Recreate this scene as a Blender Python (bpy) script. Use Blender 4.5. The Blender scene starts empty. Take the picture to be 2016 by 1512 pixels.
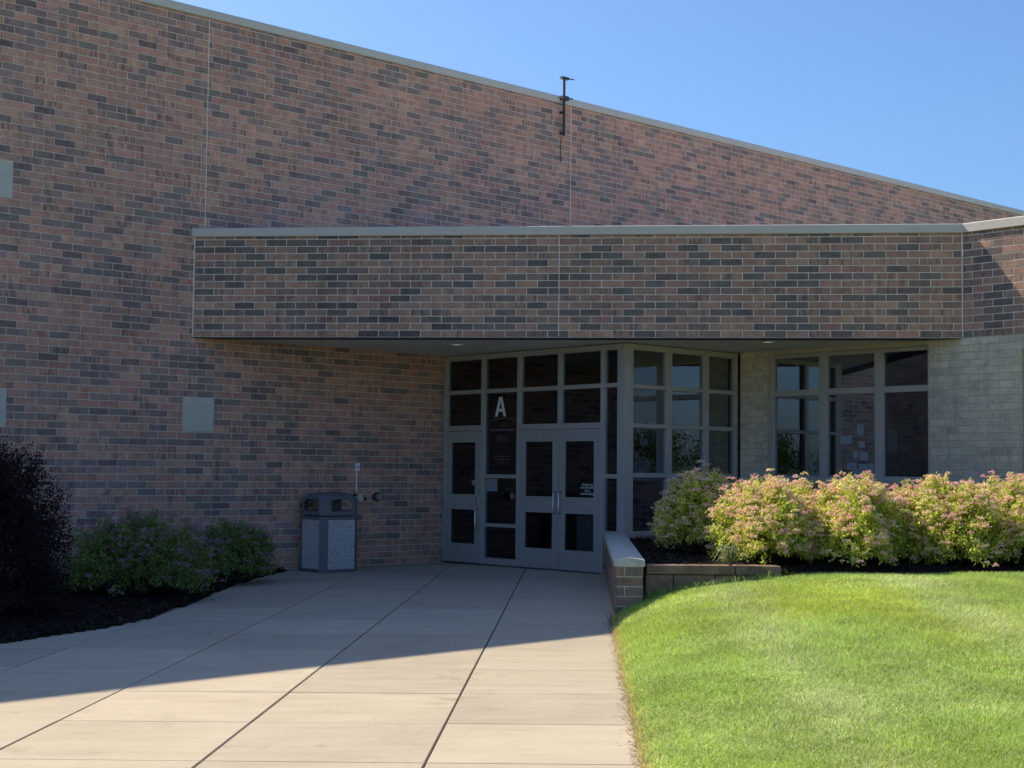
import bpy, math, random
import numpy as np
from mathutils import Matrix, Vector

R = math.radians
rng = np.random.default_rng(7)
random.seed(7)
S = bpy.context.scene
COL = S.collection

# ------------------------------------------------------------------ camera
CAM_H = 1.604
F_PX, PITCH, ROLL = 2931.15, R(3.3236), R(0.5665)
fwd = Vector((0, math.cos(PITCH), math.sin(PITCH)))
up0 = Vector((0, -math.sin(PITCH), math.cos(PITCH)))
rt0 = Vector((1, 0, 0))
rt = math.cos(ROLL) * rt0 + math.sin(ROLL) * up0
up = -math.sin(ROLL) * rt0 + math.cos(ROLL) * up0
cam_d = bpy.data.cameras.new("camera")
cam_d.sensor_width = 36.0
cam_d.lens = F_PX / 2016 * 36
cam_d.clip_start, cam_d.clip_end = 0.05, 3000
cam = bpy.data.objects.new("camera", cam_d)
cam.matrix_world = Matrix(((rt.x, up.x, -fwd.x, 0), (rt.y, up.y, -fwd.y, 0),
                           (rt.z, up.z, -fwd.z, CAM_H), (0, 0, 0, 1)))
COL.objects.link(cam)
S.camera = cam

# ------------------------------------------------------------------ sky, sun, exposure
SUN_AZ, SUN_EL = 148.0, 41.1          # azimuth counted from +X towards +Y
world = bpy.data.worlds.new("World")
S.world = world
world.use_nodes = True
wn = world.node_tree.nodes
sky = wn.new("ShaderNodeTexSky")
sky.sky_type = 'NISHITA'
sky.sun_disc = False
sky.sun_elevation = R(SUN_EL)
sky.sun_rotation = R(90 - SUN_AZ)
sky.air_density, sky.dust_density, sky.ozone_density = 1.0, 1.6, 10.0
world.node_tree.links.new(sky.outputs[0], wn["Background"].inputs[0])
wn["Background"].inputs[1].default_value = 0.108
sun_d = bpy.data.lights.new("sun", 'SUN')
sun_d.energy, sun_d.angle, sun_d.color = 4.45, R(0.5), (1.0, 0.87, 0.66)
sun = bpy.data.objects.new("sun", sun_d)
sdir = Vector((math.cos(R(SUN_AZ)) * math.cos(R(SUN_EL)), math.sin(R(SUN_AZ)) * math.cos(R(SUN_EL)), math.sin(R(SUN_EL))))
sun.rotation_euler = sdir.to_track_quat('Z', 'Y').to_euler()
sun.location = sdir * 60
COL.objects.link(sun)
S.view_settings.view_transform = 'Standard'
S.view_settings.look = 'None'
S.view_settings.gamma = 1.0
S.view_settings.use_curve_mapping = False
S.view_settings.exposure = 0.79

# ------------------------------------------------------------------ plan of the place
TH = R(42.4733)                       # direction of the tall wall
PHI = R(-5.4995)                      # direction of the canopy fascia
PL = Vector((-4.6587, 21.5935, 0))    # where the fascia meets the tall wall
UD = Vector((math.cos(TH), math.sin(TH), 0))
VD = Vector((math.sin(TH), -math.cos(TH), 0))
TD, TW = 4.764, 7.34                  # door wall, wing wall (distance along the tall wall)
VC = 4.155                            # glazed side of the vestibule
FAS_L = 10.944
C, B = 0.1016, 0.3048                 # brick course and module
Z_SOF, Z_FTOP = 3.4975, 4.9656
Z_ROOF = 8.2448
PSI = R(87.39)                        # direction of the walk
WX, WY = -0.4474, 8.1388              # one joint crossing of the walk
G4 = 4 * B
WA = Vector((math.sin(PSI), -math.cos(PSI), 0))   # across the walk, to the right
WL = Vector((math.cos(PSI), math.sin(PSI), 0))    # along the walk, away


def gz(x, y):
    return 0.00966 * x + 0.00357 * y


def W(t, v, z=0.0):
    return PL + UD * t + VD * v + Vector((0, 0, z))


# ------------------------------------------------------------------ node helpers
def new_mat(name):
    m = bpy.data.materials.new(name)
    m.use_nodes = True
    nt = m.node_tree
    return m, nt, nt.nodes["Principled BSDF"]


def nnode(nt, t, **kw):
    n = nt.nodes.new(t)
    for k, v in kw.items():
        if k == 'inp':
            for a, b in v.items():
                n.inputs[a].default_value = b
        else:
            setattr(n, k, v)
    return n


def pos_noise(nt, scale, detail=4, rough=0.6, vec=(1, 1, 1), coord='pos'):
    if coord == 'pos':
        src = nnode(nt, "ShaderNodeNewGeometry").outputs["Position"]
    else:
        src = nnode(nt, "ShaderNodeTexCoord").outputs["Object"]
    mp = nnode(nt, "ShaderNodeMapping", inp={"Scale": vec})
    nt.links.new(src, mp.inputs[0])
    no = nnode(nt, "ShaderNodeTexNoise", inp={"Scale": scale, "Detail": detail, "Roughness": rough})
    nt.links.new(mp.outputs[0], no.inputs["Vector"])
    return no.outputs["Fac"]


def ramp(nt, fac, stops):
    r = nnode(nt, "ShaderNodeValToRGB")
    e = r.color_ramp.elements
    while len(e) < len(stops):
        e.new(0.5)
    for el, (p, c) in zip(e, stops):
        el.position = p
        el.color = c if len(c) == 4 else (*c, 1)
    nt.links.new(fac, r.inputs[0])
    return r.outputs[0]


def mixc(nt, fac, a, b, mode='MIX'):
    m = nnode(nt, "ShaderNodeMix", data_type='RGBA', blend_type=mode)
    for sock, v in ((m.inputs[0], fac), (m.inputs[6], a), (m.inputs[7], b)):
        if hasattr(v, 'links'):
            nt.links.new(v, sock)
        else:
            sock.default_value = v if not isinstance(v, tuple) else (*v[:3], 1)
    return m.outputs[2]


def bump(nt, bsdf, height, strength=0.3, dist=0.01):
    b = nnode(nt, "ShaderNodeBump", inp={"Strength": strength, "Distance": dist})
    nt.links.new(height, b.inputs["Height"])
    nt.links.new(b.outputs[0], bsdf.inputs["Normal"])


def simple(name, col, rough=0.6, metal=0.0, var=0.15, nscale=8, bmp=0.0, bscale=80, spec=0.5, vec=(1, 1, 1)):
    m, nt, p = new_mat(name)
    n = pos_noise(nt, nscale, vec=vec)
    c0 = tuple(max(0, c * (1 - var)) for c in col)
    c1 = tuple(min(1, c * (1 + var)) for c in col)
    nt.links.new(ramp(nt, n, [(0.3, c0), (0.7, c1)]), p.inputs["Base Color"])
    p.inputs["Roughness"].default_value = rough
    p.inputs["Metallic"].default_value = metal
    p.inputs["Specular IOR Level"].default_value = spec
    if bmp:
        bump(nt, p, pos_noise(nt, bscale), bmp)
    return m


def mat_brick(name):
    m, nt, p = new_mat(name)
    at = nnode(nt, "ShaderNodeAttribute", attribute_name="bcol")
    mo = nnode(nt, "ShaderNodeAttribute", attribute_name="bmot")
    grain = pos_noise(nt, 55, 5, 0.7)
    streak = pos_noise(nt, 13, 3, 0.55, (1.6, 1.6, 0.35))
    big = pos_noise(nt, 0.8, 3, 0.5)
    c = mixc(nt, 1.0, at.outputs["Color"], ramp(nt, grain, [(0.25, (0.72, 0.72, 0.72)), (0.75, (1.25, 1.22, 1.2))]), 'MULTIPLY')
    st = ramp(nt, streak, [(0.46, (0, 0, 0)), (0.62, (1, 1, 1))])
    mm = nnode(nt, "ShaderNodeMath", operation='MULTIPLY')
    nt.links.new(st, mm.inputs[0])
    nt.links.new(mo.outputs["Fac"], mm.inputs[1])
    c = mixc(nt, mm.outputs[0], c, (0.12, 0.10, 0.10))
    blot = pos_noise(nt, 7.5, 4, 0.6)
    c = mixc(nt, 1.0, c, ramp(nt, blot, [(0.3, (0.74, 0.74, 0.76)), (0.5, (1, 1, 1)), (0.72, (1.16, 1.13, 1.1))]), 'MULTIPLY')
    run = pos_noise(nt, 1.6, 5, 0.65, (2.4, 2.4, 0.22))
    c = mixc(nt, 1.0, c, ramp(nt, run, [(0.28, (0.80, 0.80, 0.82)), (0.45, (1, 1, 1)), (0.75, (1.06, 1.05, 1.04))]), 'MULTIPLY')
    c = mixc(nt, 1.0, c, ramp(nt, big, [(0.3, (0.88, 0.88, 0.9)), (0.7, (1.1, 1.08, 1.06))]), 'MULTIPLY')
    nt.links.new(c, p.inputs["Base Color"])
    p.inputs["Roughness"].default_value = 0.82
    p.inputs["Specular IOR Level"].default_value = 0.3
    bump(nt, p, grain, 0.35, 0.004)
    return m


M = {}
M['brick'] = mat_brick("face brick")
M['mortar'] = simple("mortar", (0.58, 0.50, 0.42), 0.9, var=0.18, nscale=14, bmp=0.3, bscale=160, spec=0.2)
M['mortar_pale'] = simple("pale mortar", (0.68, 0.61, 0.53), 0.9, var=0.15, nscale=14, bmp=0.3, bscale=160, spec=0.2)
M['mortar_cream'] = simple("cream mortar", (0.42, 0.385, 0.30), 0.9, var=0.15, nscale=14, spec=0.2)
M['stone'] = simple("accent stone", (0.50, 0.48, 0.42), 0.85, var=0.08, nscale=12, bmp=0.2, bscale=120, spec=0.25)
M['cop_stone'] = simple("coping limestone", (0.50, 0.48, 0.43), 0.85, var=0.2, nscale=9, bmp=0.25, bscale=90, spec=0.25)
M['coping'] = simple("painted coping metal", (0.50, 0.475, 0.43), 0.5, var=0.05, nscale=3, spec=0.4)
M['alu'] = simple("painted aluminium frame", (0.39, 0.37, 0.35), 0.45, var=0.06, nscale=4, spec=0.4)
M['door'] = simple("painted door", (0.36, 0.35, 0.335), 0.45, var=0.08, nscale=5, spec=0.4)
M['steel'] = simple("brushed steel", (0.62, 0.62, 0.62), 0.3, 1.0, var=0.05)
M['soffit'] = simple("soffit plaster", (0.74, 0.72, 0.66), 0.9, var=0.06, nscale=2.5, bmp=0.15, bscale=220, spec=0.2)
M['sealant'] = simple("joint sealant", (0.70, 0.64, 0.59), 0.8, var=0.1, nscale=6)
M['sealant_dull'] = simple("darker sealant", (0.34, 0.29, 0.26), 0.8, var=0.1, nscale=6)  # darker tone for the joints that start at ground level
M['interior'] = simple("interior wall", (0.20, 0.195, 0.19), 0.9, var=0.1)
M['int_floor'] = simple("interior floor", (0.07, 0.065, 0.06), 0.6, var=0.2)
M['dark'] = simple("dark steel", (0.055, 0.055, 0.06), 0.5, 0.6, var=0.2)
M['black'] = simple("black rubber", (0.02, 0.02, 0.02), 0.6, var=0.2)
M['white'] = simple("white vinyl", (0.78, 0.80, 0.80), 0.6, var=0.03)
M['paper'] = simple("dimmed notice paper", (0.25, 0.29, 0.32), 0.8, var=0.1, nscale=40)  # greyed in colour to stand in for the dimness behind the glass
M['bin'] = simple("bin grey plastic", (0.125, 0.135, 0.145), 0.6, var=0.1, nscale=10, bmp=0.1)
M['roof'] = simple("pale roof membrane", (0.74, 0.68, 0.60), 0.9, var=0.05)
M['chips'] = simple("mulch", (0.018, 0.014, 0.012), 0.95, var=0.5, nscale=30, bmp=0.9, bscale=45, spec=0.1)
M['stem'] = simple("woody stem", (0.07, 0.05, 0.035), 0.9, var=0.3, nscale=20)
M['bark'] = simple("bark", (0.09, 0.07, 0.055), 0.95, var=0.4, nscale=12, bmp=0.6, bscale=25)
M['retaining'] = simple("retaining block", (0.21, 0.145, 0.105), 0.95, var=0.35, nscale=7, bmp=0.8, bscale=40, spec=0.15)
M['decal'] = simple("grey decal", (0.11, 0.125, 0.14), 0.7, var=0.05)

# exposed aggregate
m, nt, p = new_mat("exposed aggregate")
vo = nnode(nt, "ShaderNodeTexVoronoi", inp={"Scale": 110.0})
nt.links.new(nnode(nt, "ShaderNodeNewGeometry").outputs["Position"], vo.inputs["Vector"])
bw = nnode(nt, "ShaderNodeRGBToBW")
nt.links.new(vo.outputs["Color"], bw.inputs[0])
nt.links.new(ramp(nt, bw.outputs[0], [(0.15, (0.20, 0.19, 0.19)), (0.4, (0.46, 0.45, 0.44)), (0.8, (0.64, 0.62, 0.60))]), p.inputs["Base Color"])
p.inputs["Roughness"].default_value = 0.8
bump(nt, p, vo.outputs["Distance"], 0.6, 0.01)
M['aggregate'] = m

# concrete
m, nt, p = new_mat("broom finished concrete")
n1 = pos_noise(nt, 0.9, 5, 0.6)
n2 = pos_noise(nt, 60, 4, 0.7)
n3 = pos_noise(nt, 3.0, 4, 0.55, (0.5, 2.2, 1))
n4 = pos_noise(nt, 1.7, 6, 0.75)
c = ramp(nt, n1, [(0.3, (0.385, 0.33, 0.252)), (0.7, (0.495, 0.435, 0.336))])
c = mixc(nt, 0.5, c, ramp(nt, n3, [(0.3, (0.38, 0.325, 0.252)), (0.7, (0.50, 0.44, 0.34))]))
c = mixc(nt, 1.0, c, ramp(nt, n2, [(0.3, (0.88, 0.88, 0.88)), (0.7, (1.08, 1.08, 1.08))]), 'MULTIPLY')
c = mixc(nt, 1.0, c, ramp(nt, n4, [(0.26, (0.72, 0.70, 0.68)), (0.42, (1, 1, 1))]), 'MULTIPLY')
oi = nnode(nt, "ShaderNodeObjectInfo")
c = mixc(nt, 1.0, c, ramp(nt, oi.outputs["Random"], [(0, (0.89, 0.89, 0.89)), (1, (1.06, 1.055, 1.04))]), 'MULTIPLY')
nt.links.new(c, p.inputs["Base Color"])
p.inputs["Roughness"].default_value = 0.88
p.inputs["Specular IOR Level"].default_value = 0.25
bump(nt, p, n2, 0.25, 0.004)
M['concrete'] = m
M['groove'] = simple("joint dirt", (0.07, 0.06, 0.05), 0.95, var=0.3)
M['soil'] = simple("lawn soil", (0.26, 0.355, 0.088), 0.95, var=0.3, nscale=20, bmp=0.3)


def mat_leaf(name, attr="lcol", trans=0.35, rough=0.55):
    m, nt, p = new_mat(name)
    at = nnode(nt, "ShaderNodeAttribute", attribute_name=attr)
    nt.links.new(at.outputs["Color"], p.inputs["Base Color"])
    p.inputs["Roughness"].default_value = rough
    p.inputs["Specular IOR Level"].default_value = 0.3
    tr = nnode(nt, "ShaderNodeBsdfTranslucent")
    nt.links.new(at.outputs["Color"], tr.inputs[0])
    mx = nnode(nt, "ShaderNodeMixShader", inp={0: trans})
    nt.links.new(p.outputs[0], mx.inputs[1])
    nt.links.new(tr.outputs[0], mx.inputs[2])
    nt.links.new(mx.outputs[0], nt.nodes["Material Output"].inputs[0])
    return m


M['leaf'] = mat_leaf("foliage", trans=0.48)
M['flower'] = mat_leaf("flower clusters", trans=0.3, rough=0.8)
M['grass'] = mat_leaf("grass blades", trans=0.45)

# glass: reflecting film over a tinted see-through body
def mat_glass(name, base, tint):
    m, nt, p = new_mat(name)
    fr = nnode(nt, "ShaderNodeFresnel", inp={"IOR": 1.5})
    ad = nnode(nt, "ShaderNodeMath", operation='ADD', inp={1: base})
    ad.use_clamp = True
    nt.links.new(fr.outputs[0], ad.inputs[0])
    tp = nnode(nt, "ShaderNodeBsdfTransparent", inp={0: (*tint, 1)})
    gl = nnode(nt, "ShaderNodeBsdfGlossy", inp={0: (0.88, 0.94, 1.0, 1), "Roughness": 0.0})
    mx = nnode(nt, "ShaderNodeMixShader")
    nt.links.new(ad.outputs[0], mx.inputs[0])
    nt.links.new(tp.outputs[0], mx.inputs[1])
    nt.links.new(gl.outputs[0], mx.inputs[2])
    nt.links.new(mx.outputs[0], nt.nodes["Material Output"].inputs[0])
    return m


M['glass'] = mat_glass("tinted door glass", 0.05, (0.74, 0.78, 0.80))
M['coated'] = mat_glass("coated window glass", 0.24, (0.74, 0.78, 0.80))


def emis(name, col, st):
    m, nt, p = new_mat(name)
    p.inputs["Emission Color"].default_value = (*col, 1)
    p.inputs["Emission Strength"].default_value = st
    p.inputs["Base Color"].default_value = (*col, 1)
    return m


M['lamp'] = emis("lit tube", (1, 0.97, 0.9), 3.0)
M['lens'] = emis("lit lens", (1, 0.93, 0.8), 0.1)


# ------------------------------------------------------------------ object helpers
def tag(o, label=None, cat=None, group=None, kind=None):
    if label:
        o["label"] = label
    if cat:
        o["category"] = cat
    if group:
        o["group"] = group
    if kind:
        o["kind"] = kind
    return o


def empty(name, loc, rz=0.0, label=None, cat=None, group=None, parent=None):
    o = bpy.data.objects.new(name, None)
    o.location = loc
    o.rotation_euler = (0, 0, rz)
    o.empty_display_size = 0.2
    o.parent = parent
    COL.objects.link(o)
    return tag(o, label, cat, group)


def link(name, me, parent=None, loc=(0, 0, 0), rz=0.0):
    o = bpy.data.objects.new(name, me)
    o.location = loc
    o.rotation_euler = (0, 0, rz)
    o.parent = parent
    COL.objects.link(o)
    return o


class MB:
    def __init__(s):
        s.v, s.f = [], []

    def add(s, vs, fs):
        n = len(s.v)
        s.v += [tuple(v) for v in vs]
        s.f += [tuple(i + n for i in f) for f in fs]
        return s

    def box(s, x0, x1, y0, y1, z0, z1):
        return s.add([(x0, y0, z0), (x1, y0, z0), (x1, y1, z0), (x0, y1, z0), (x0, y0, z1), (x1, y0, z1), (x1, y1, z1), (x0, y1, z1)],
                     [(0, 3, 2, 1), (4, 5, 6, 7), (0, 1, 5, 4), (1, 2, 6, 5), (2, 3, 7, 6), (3, 0, 4, 7)])

    def prism(s, pts, z0, z1):
        n = len(pts)
        vs = [(x, y, z0) for x, y in pts] + [(x, y, z1) for x, y in pts]
        fs = [tuple(range(n))[::-1], tuple(range(n, 2 * n))] + [(i, (i + 1) % n, n + (i + 1) % n, n + i) for i in range(n)]
        return s.add(vs, fs)

    def yprism(s, pts, y0, y1):          # outline in x,z
        n = len(pts)
        vs = [(x, y0, z) for x, z in pts] + [(x, y1, z) for x, z in pts]
        fs = [tuple(range(n)), tuple(range(n, 2 * n))[::-1]] + [(i, n + i, n + (i + 1) % n, (i + 1) % n) for i in range(n)]
        return s.add(vs, fs)

    def xprism(s, pts, x0, x1):          # outline in y,z
        n = len(pts)
        vs = [(x0, y, z) for y, z in pts] + [(x1, y, z) for y, z in pts]
        fs = [tuple(range(n)), tuple(range(n, 2 * n))[::-1]] + [(i, n + i, n + (i + 1) % n, (i + 1) % n) for i in range(n)]
        return s.add(vs, fs)

    def tube(s, pts, r, seg=8, cap=True):
        pts = [Vector(p) for p in pts]
        rs = r if isinstance(r, (list, tuple)) else [r] * len(pts)
        rings = []
        for i, p in enumerate(pts):
            d = (pts[min(i + 1, len(pts) - 1)] - pts[max(i - 1, 0)]).normalized()
            a = d.cross(Vector((0, 0, 1)) if abs(d.z) < 0.9 else Vector((1, 0, 0))).normalized()
            b = d.cross(a)
            rings.append([p + (a * math.cos(2 * math.pi * k / seg) + b * math.sin(2 * math.pi * k / seg)) * rs[i] for k in range(seg)])
        vs = [v for rg in rings for v in rg]
        fs = []
        for i in range(len(pts) - 1):
            for k in range(seg):
                fs.append((i * seg + k, i * seg + (k + 1) % seg, (i + 1) * seg + (k + 1) % seg, (i + 1) * seg + k))
        if cap:
            fs += [tuple(range(seg))[::-1], tuple(range((len(pts) - 1) * seg, len(pts) * seg))]
        return s.add(vs, fs)

    def mesh(s, name, mat):
        me = bpy.data.meshes.new(name)
        me.from_pydata(s.v, [], s.f)
        if mat:
            me.materials.append(mat)
        me.update()
        return me

    def obj(s, name, mat, parent=None, loc=(0, 0, 0), rz=0.0, bev=0.0, smooth=False):
        me = s.mesh(name, mat)
        import bmesh
        bm = bmesh.new()
        bm.from_mesh(me)
        bmesh.ops.recalc_face_normals(bm, faces=bm.faces)
        bm.to_mesh(me)
        bm.free()
        o = link(name, me, parent, loc, rz)
        if smooth:
            me.shade_smooth()
        if bev:
            b = o.modifiers.new("bevel", 'BEVEL')
            b.width, b.segments, b.limit_method = bev, 2, 'ANGLE'
        return o


def np_mesh(name, verts, tris, mat, cols=None, attr="lcol", smooth=False, quads=None):
    """fast mesh from arrays; cols is one colour per vertex"""
    me = bpy.data.meshes.new(name)
    verts = np.asarray(verts, np.float32)
    me.vertices.add(len(verts))
    me.vertices.foreach_set("co", verts.ravel())
    loops, starts = [], []
    n = 0
    if tris is not None and len(tris):
        tris = np.asarray(tris, np.int32)
        loops.append(tris.ravel())
        starts.append(np.arange(len(tris)) * 3)
        n = tris.size
    if quads is not None and len(quads):
        quads = np.asarray(quads, np.int32)
        loops.append(quads.ravel())
        starts.append(n + np.arange(len(quads)) * 4)
    loops = np.concatenate(loops).astype(np.int32)
    starts = np.concatenate(starts).astype(np.int32)
    me.loops.add(len(loops))
    me.loops.foreach_set("vertex_index", loops)
    me.polygons.add(len(starts))
    me.polygons.foreach_set("loop_start", starts)
    me.update(calc_edges=True)
    me.validate()
    if cols is not None:
        a = me.attributes.new(attr, 'FLOAT_COLOR', 'POINT')
        cc = np.ones((len(verts), 4), np.float32)
        cc[:, :3] = cols
        a.data.foreach_set("color", cc.ravel())
    me.materials.append(mat)
    if smooth:
        me.shade_smooth()
    else:
        me.shade_flat()
    return me


# ------------------------------------------------------------------ bricks
PALETTES = {
    'rose': dict(light=[(0.490, 0.276, 0.217), (0.469, 0.258, 0.208), (0.500, 0.304, 0.223), (0.449, 0.272, 0.213), (0.510, 0.281, 0.217)],
                 mid=[(0.337, 0.225, 0.205), (0.357, 0.240, 0.213), (0.316, 0.217, 0.201)],
                 dark=[(0.258, 0.189, 0.175), (0.217, 0.156, 0.151), (0.289, 0.215, 0.196), (0.241, 0.195, 0.175)], split=(0.64, 0.79)),
    'umber': dict(light=[(0.392, 0.243, 0.182), (0.371, 0.220, 0.174), (0.408, 0.261, 0.187), (0.355, 0.234, 0.179), (0.382, 0.252, 0.191)],
                  mid=[(0.270, 0.188, 0.157), (0.286, 0.201, 0.166), (0.254, 0.183, 0.157)],
                  dark=[(0.164, 0.133, 0.123), (0.133, 0.105, 0.104), (0.191, 0.158, 0.140), (0.154, 0.138, 0.126)], split=(0.58, 0.74)),
    'brown': dict(light=[(0.330, 0.212, 0.146), (0.360, 0.217, 0.146), (0.300, 0.198, 0.142)], mid=[(0.250, 0.183, 0.142), (0.220, 0.169, 0.137)],
                  dark=[(0.170, 0.145, 0.124)], split=(0.6, 0.92)),
}
CREAM = [(0.55, 0.51, 0.39), (0.53, 0.49, 0.375), (0.57, 0.525, 0.40), (0.52, 0.47, 0.365)]


def brick_tone(kind='rose', r=random):
    if kind == 'cream':
        c = r.choice(CREAM)
        k = r.uniform(0.94, 1.05)
        return tuple(x * k for x in c), 0.0
    pal = PALETTES[kind]
    u = r.random()
    if u < pal['split'][0]:
        c, mot = r.choice(pal['light']), (r.uniform(0.4, 0.8) if r.random() < 0.27 else r.choice([0, 0, 0.2]))
    elif u < pal['split'][1]:
        c, mot = r.choice(pal['mid']), r.choice([0, 0.3, 0.7])
    else:
        c, mot = r.choice(pal['dark']), 0.0
    k = r.uniform(0.88, 1.1)
    return tuple(x * k for x in c), mot


J = 0.0105           # joint width
CH = 0.003


def brick_geo(w, hgt, d):
    """front face at y=0 looking to -y, centred; chamfered front edge, open back"""
    a, b = w / 2, hgt / 2
    vs = []
    for (y, i) in ((0.0, CH), (CH, 0.0), (d, 0.0)):
        vs += [(-a + i, y, -b + i), (a - i, y, -b + i), (a - i, y, b - i), (-a + i, y, b - i)]
    fs = [(0, 1, 2, 3)]
    for o in (0, 4):
        for k in range(4):
            fs.append((o + (k + 1) % 4, o + k, o + 4 + k, o + 4 + (k + 1) % 4))
    return np.array(vs), np.array(fs)


VARIANTS = {}


def brick_variant(kind, i, w=B - J, hgt=C - J, d=0.016):
    key = (kind, i, round(w, 3), round(hgt, 3))
    if key not in VARIANTS:
        r = random.Random(len(kind) * 1000 + i * 7 + 3)
        col, mot = brick_tone(kind, r)
        v, f = brick_geo(w, hgt, d)
        me = np_mesh("brick", v, None, M['brick'], np.tile(col, (len(v), 1)), "bcol", quads=f)
        at = me.attributes.new("bmot", 'FLOAT', 'POINT')
        at.data.foreach_set("value", np.full(len(v), mot, np.float32))
        VARIANTS[key] = me
    return VARIANTS[key]


def lay_bricks(parent, cells, kind, n_single, score=None, y=0.0, rest_name="brick_field", rz=0.0, loc=(0, 0, 0)):
    """cells: list of (xc, zc, width, height) in the wall's own frame; front face proud of y by the chamfer.
    The n_single with the best score become objects of their own, the rest one joined part."""
    order = list(range(len(cells)))
    single = set()
    if n_single:
        full = [i for i in order if abs(cells[i][2] - (B - J)) < 1e-4 and abs(cells[i][3] - (C - J)) < 1e-4]
        full = [i for i in full if score is None or score(cells[i]) > 0]
        if score:
            full.sort(key=lambda i: -score(cells[i]))
        single = set(full[:n_single])
    ca, sa = math.cos(rz), math.sin(rz)
    V, Fq, Cc, Mo = [], [], [], []
    nv = 0
    for i in order:
        x, z, w, hh = cells[i]
        dy = y + random.uniform(-0.0012, 0.0012)
        if i in single:
            me = brick_variant(kind, random.randrange(40))
            lx, ly = x, dy - 0.0035
            link("brick", me, parent, (loc[0] + lx * ca - ly * sa, loc[1] + lx * sa + ly * ca, loc[2] + z), rz)
        else:
            v, f = brick_geo(w, hh, 0.016)
            v = v + np.array([x, dy - 0.0035, z])
            V.append(v)
            Fq.append(f + nv)
            nv += len(v)
            col, mot = brick_tone(kind)
            Cc.append(np.tile(col, (len(v), 1)))
            Mo.append(np.full(len(v), mot))
    if V:
        me = np_mesh(rest_name, np.concatenate(V), None, M['brick'], np.concatenate(Cc), "bcol", quads=np.concatenate(Fq))
        at = me.attributes.new("bmot", 'FLOAT', 'POINT')
        at.data.foreach_set("value", np.concatenate(Mo).astype(np.float32))
        o = link(rest_name, me, parent, loc, rz)
        tag(o, kind="stuff")
        return o


def bond(x0, x1, z0, z1, xj=0.0, zj=0.0, holes=(), joints=()):
    """running bond cells in the rectangle, cut at vertical joints and around holes (x0,x1,z0,z1)"""
    out = []
    n0 = math.floor((z0 - zj) / C + 1e-6)
    n1 = math.ceil((z1 - zj) / C - 1e-6)
    for n in range(n0, n1):
        za, zb = max(z0, zj + n * C + J / 2), min(z1, zj + (n + 1) * C - J / 2)
        if zb - za < 0.012:
            continue
        zc = (za + zb) / 2
        off = xj + (B / 2 if n % 2 else 0)
        k = math.floor((x0 - off) / B)
        x = off + k * B
        while x < x1:
            spans = [(max(x + J / 2, x0), min(x + B - J / 2, x1))]
            cuts = [(j - 0.007, j + 0.007) for j, ja, jb in joints if ja <= zc <= jb]
            cuts += [(a - 0.006, b + 0.006) for a, b, c, d in holes if c - 0.02 < zc < d + 0.02]
            for a, b in cuts:
                ns = []
                for p, q in spans:
                    if b <= p or a >= q:
                        ns.append((p, q))
                    else:
                        if a - p > 0:
                            ns.append((p, a))
                        if q - b > 0:
                            ns.append((b, q))
                spans = ns
            for p, q in spans:
                if q - p > 0.02:
                    out.append(((p + q) / 2, zc, q - p, zb - za))
            x += B
    return out


def px(world_pt):
    w = Vector(world_pt) - Vector((0, 0, CAM_H))
    Z = w.dot(fwd)
    if Z < 0.1:
        return (-9999, -9999, Z)
    return (1008 + F_PX * w.dot(rt) / Z, 756 - F_PX * w.dot(up) / Z, Z)


def coping_run(parent, x0, x1, ztop, hgt, y_out, depth, seg=3.05, rz=0.0, loc=(0, 0, 0)):
    x = x0
    while x < x1 - 0.01:
        xe = min(x + seg, x1)
        yo = -y_out
        pts = [(yo, ztop - hgt), (yo, ztop - 0.012), (yo + 0.012, ztop), (depth, ztop - 0.01), (depth, ztop - 0.05), (0.006, ztop - 0.05), (0.006, ztop - hgt + 0.01), (yo + 0.012, ztop - hgt + 0.006), (yo + 0.006, ztop - hgt)]
        MB().xprism(pts, x + 0.002, xe - 0.002).obj("coping", M['coping'], parent, loc, rz)
        MB().box(xe - 0.06, xe + 0.06, yo - 0.003, yo + 0.004, ztop - hgt + 0.004, ztop - 0.006).obj("coping_cover_plate", M['coping'], parent, loc, rz) if xe < x1 - 0.01 else None
        x = xe


# ------------------------------------------------------------------ ground, walk
gm = MB()
gm.add([(-600, -600, -0.14), (600, -600, -0.14), (600, 600, -0.14), (-600, 600, -0.14)], [(0, 1, 2, 3)])
tag(gm.obj("ground", M['soil']), kind="structure")

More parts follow.
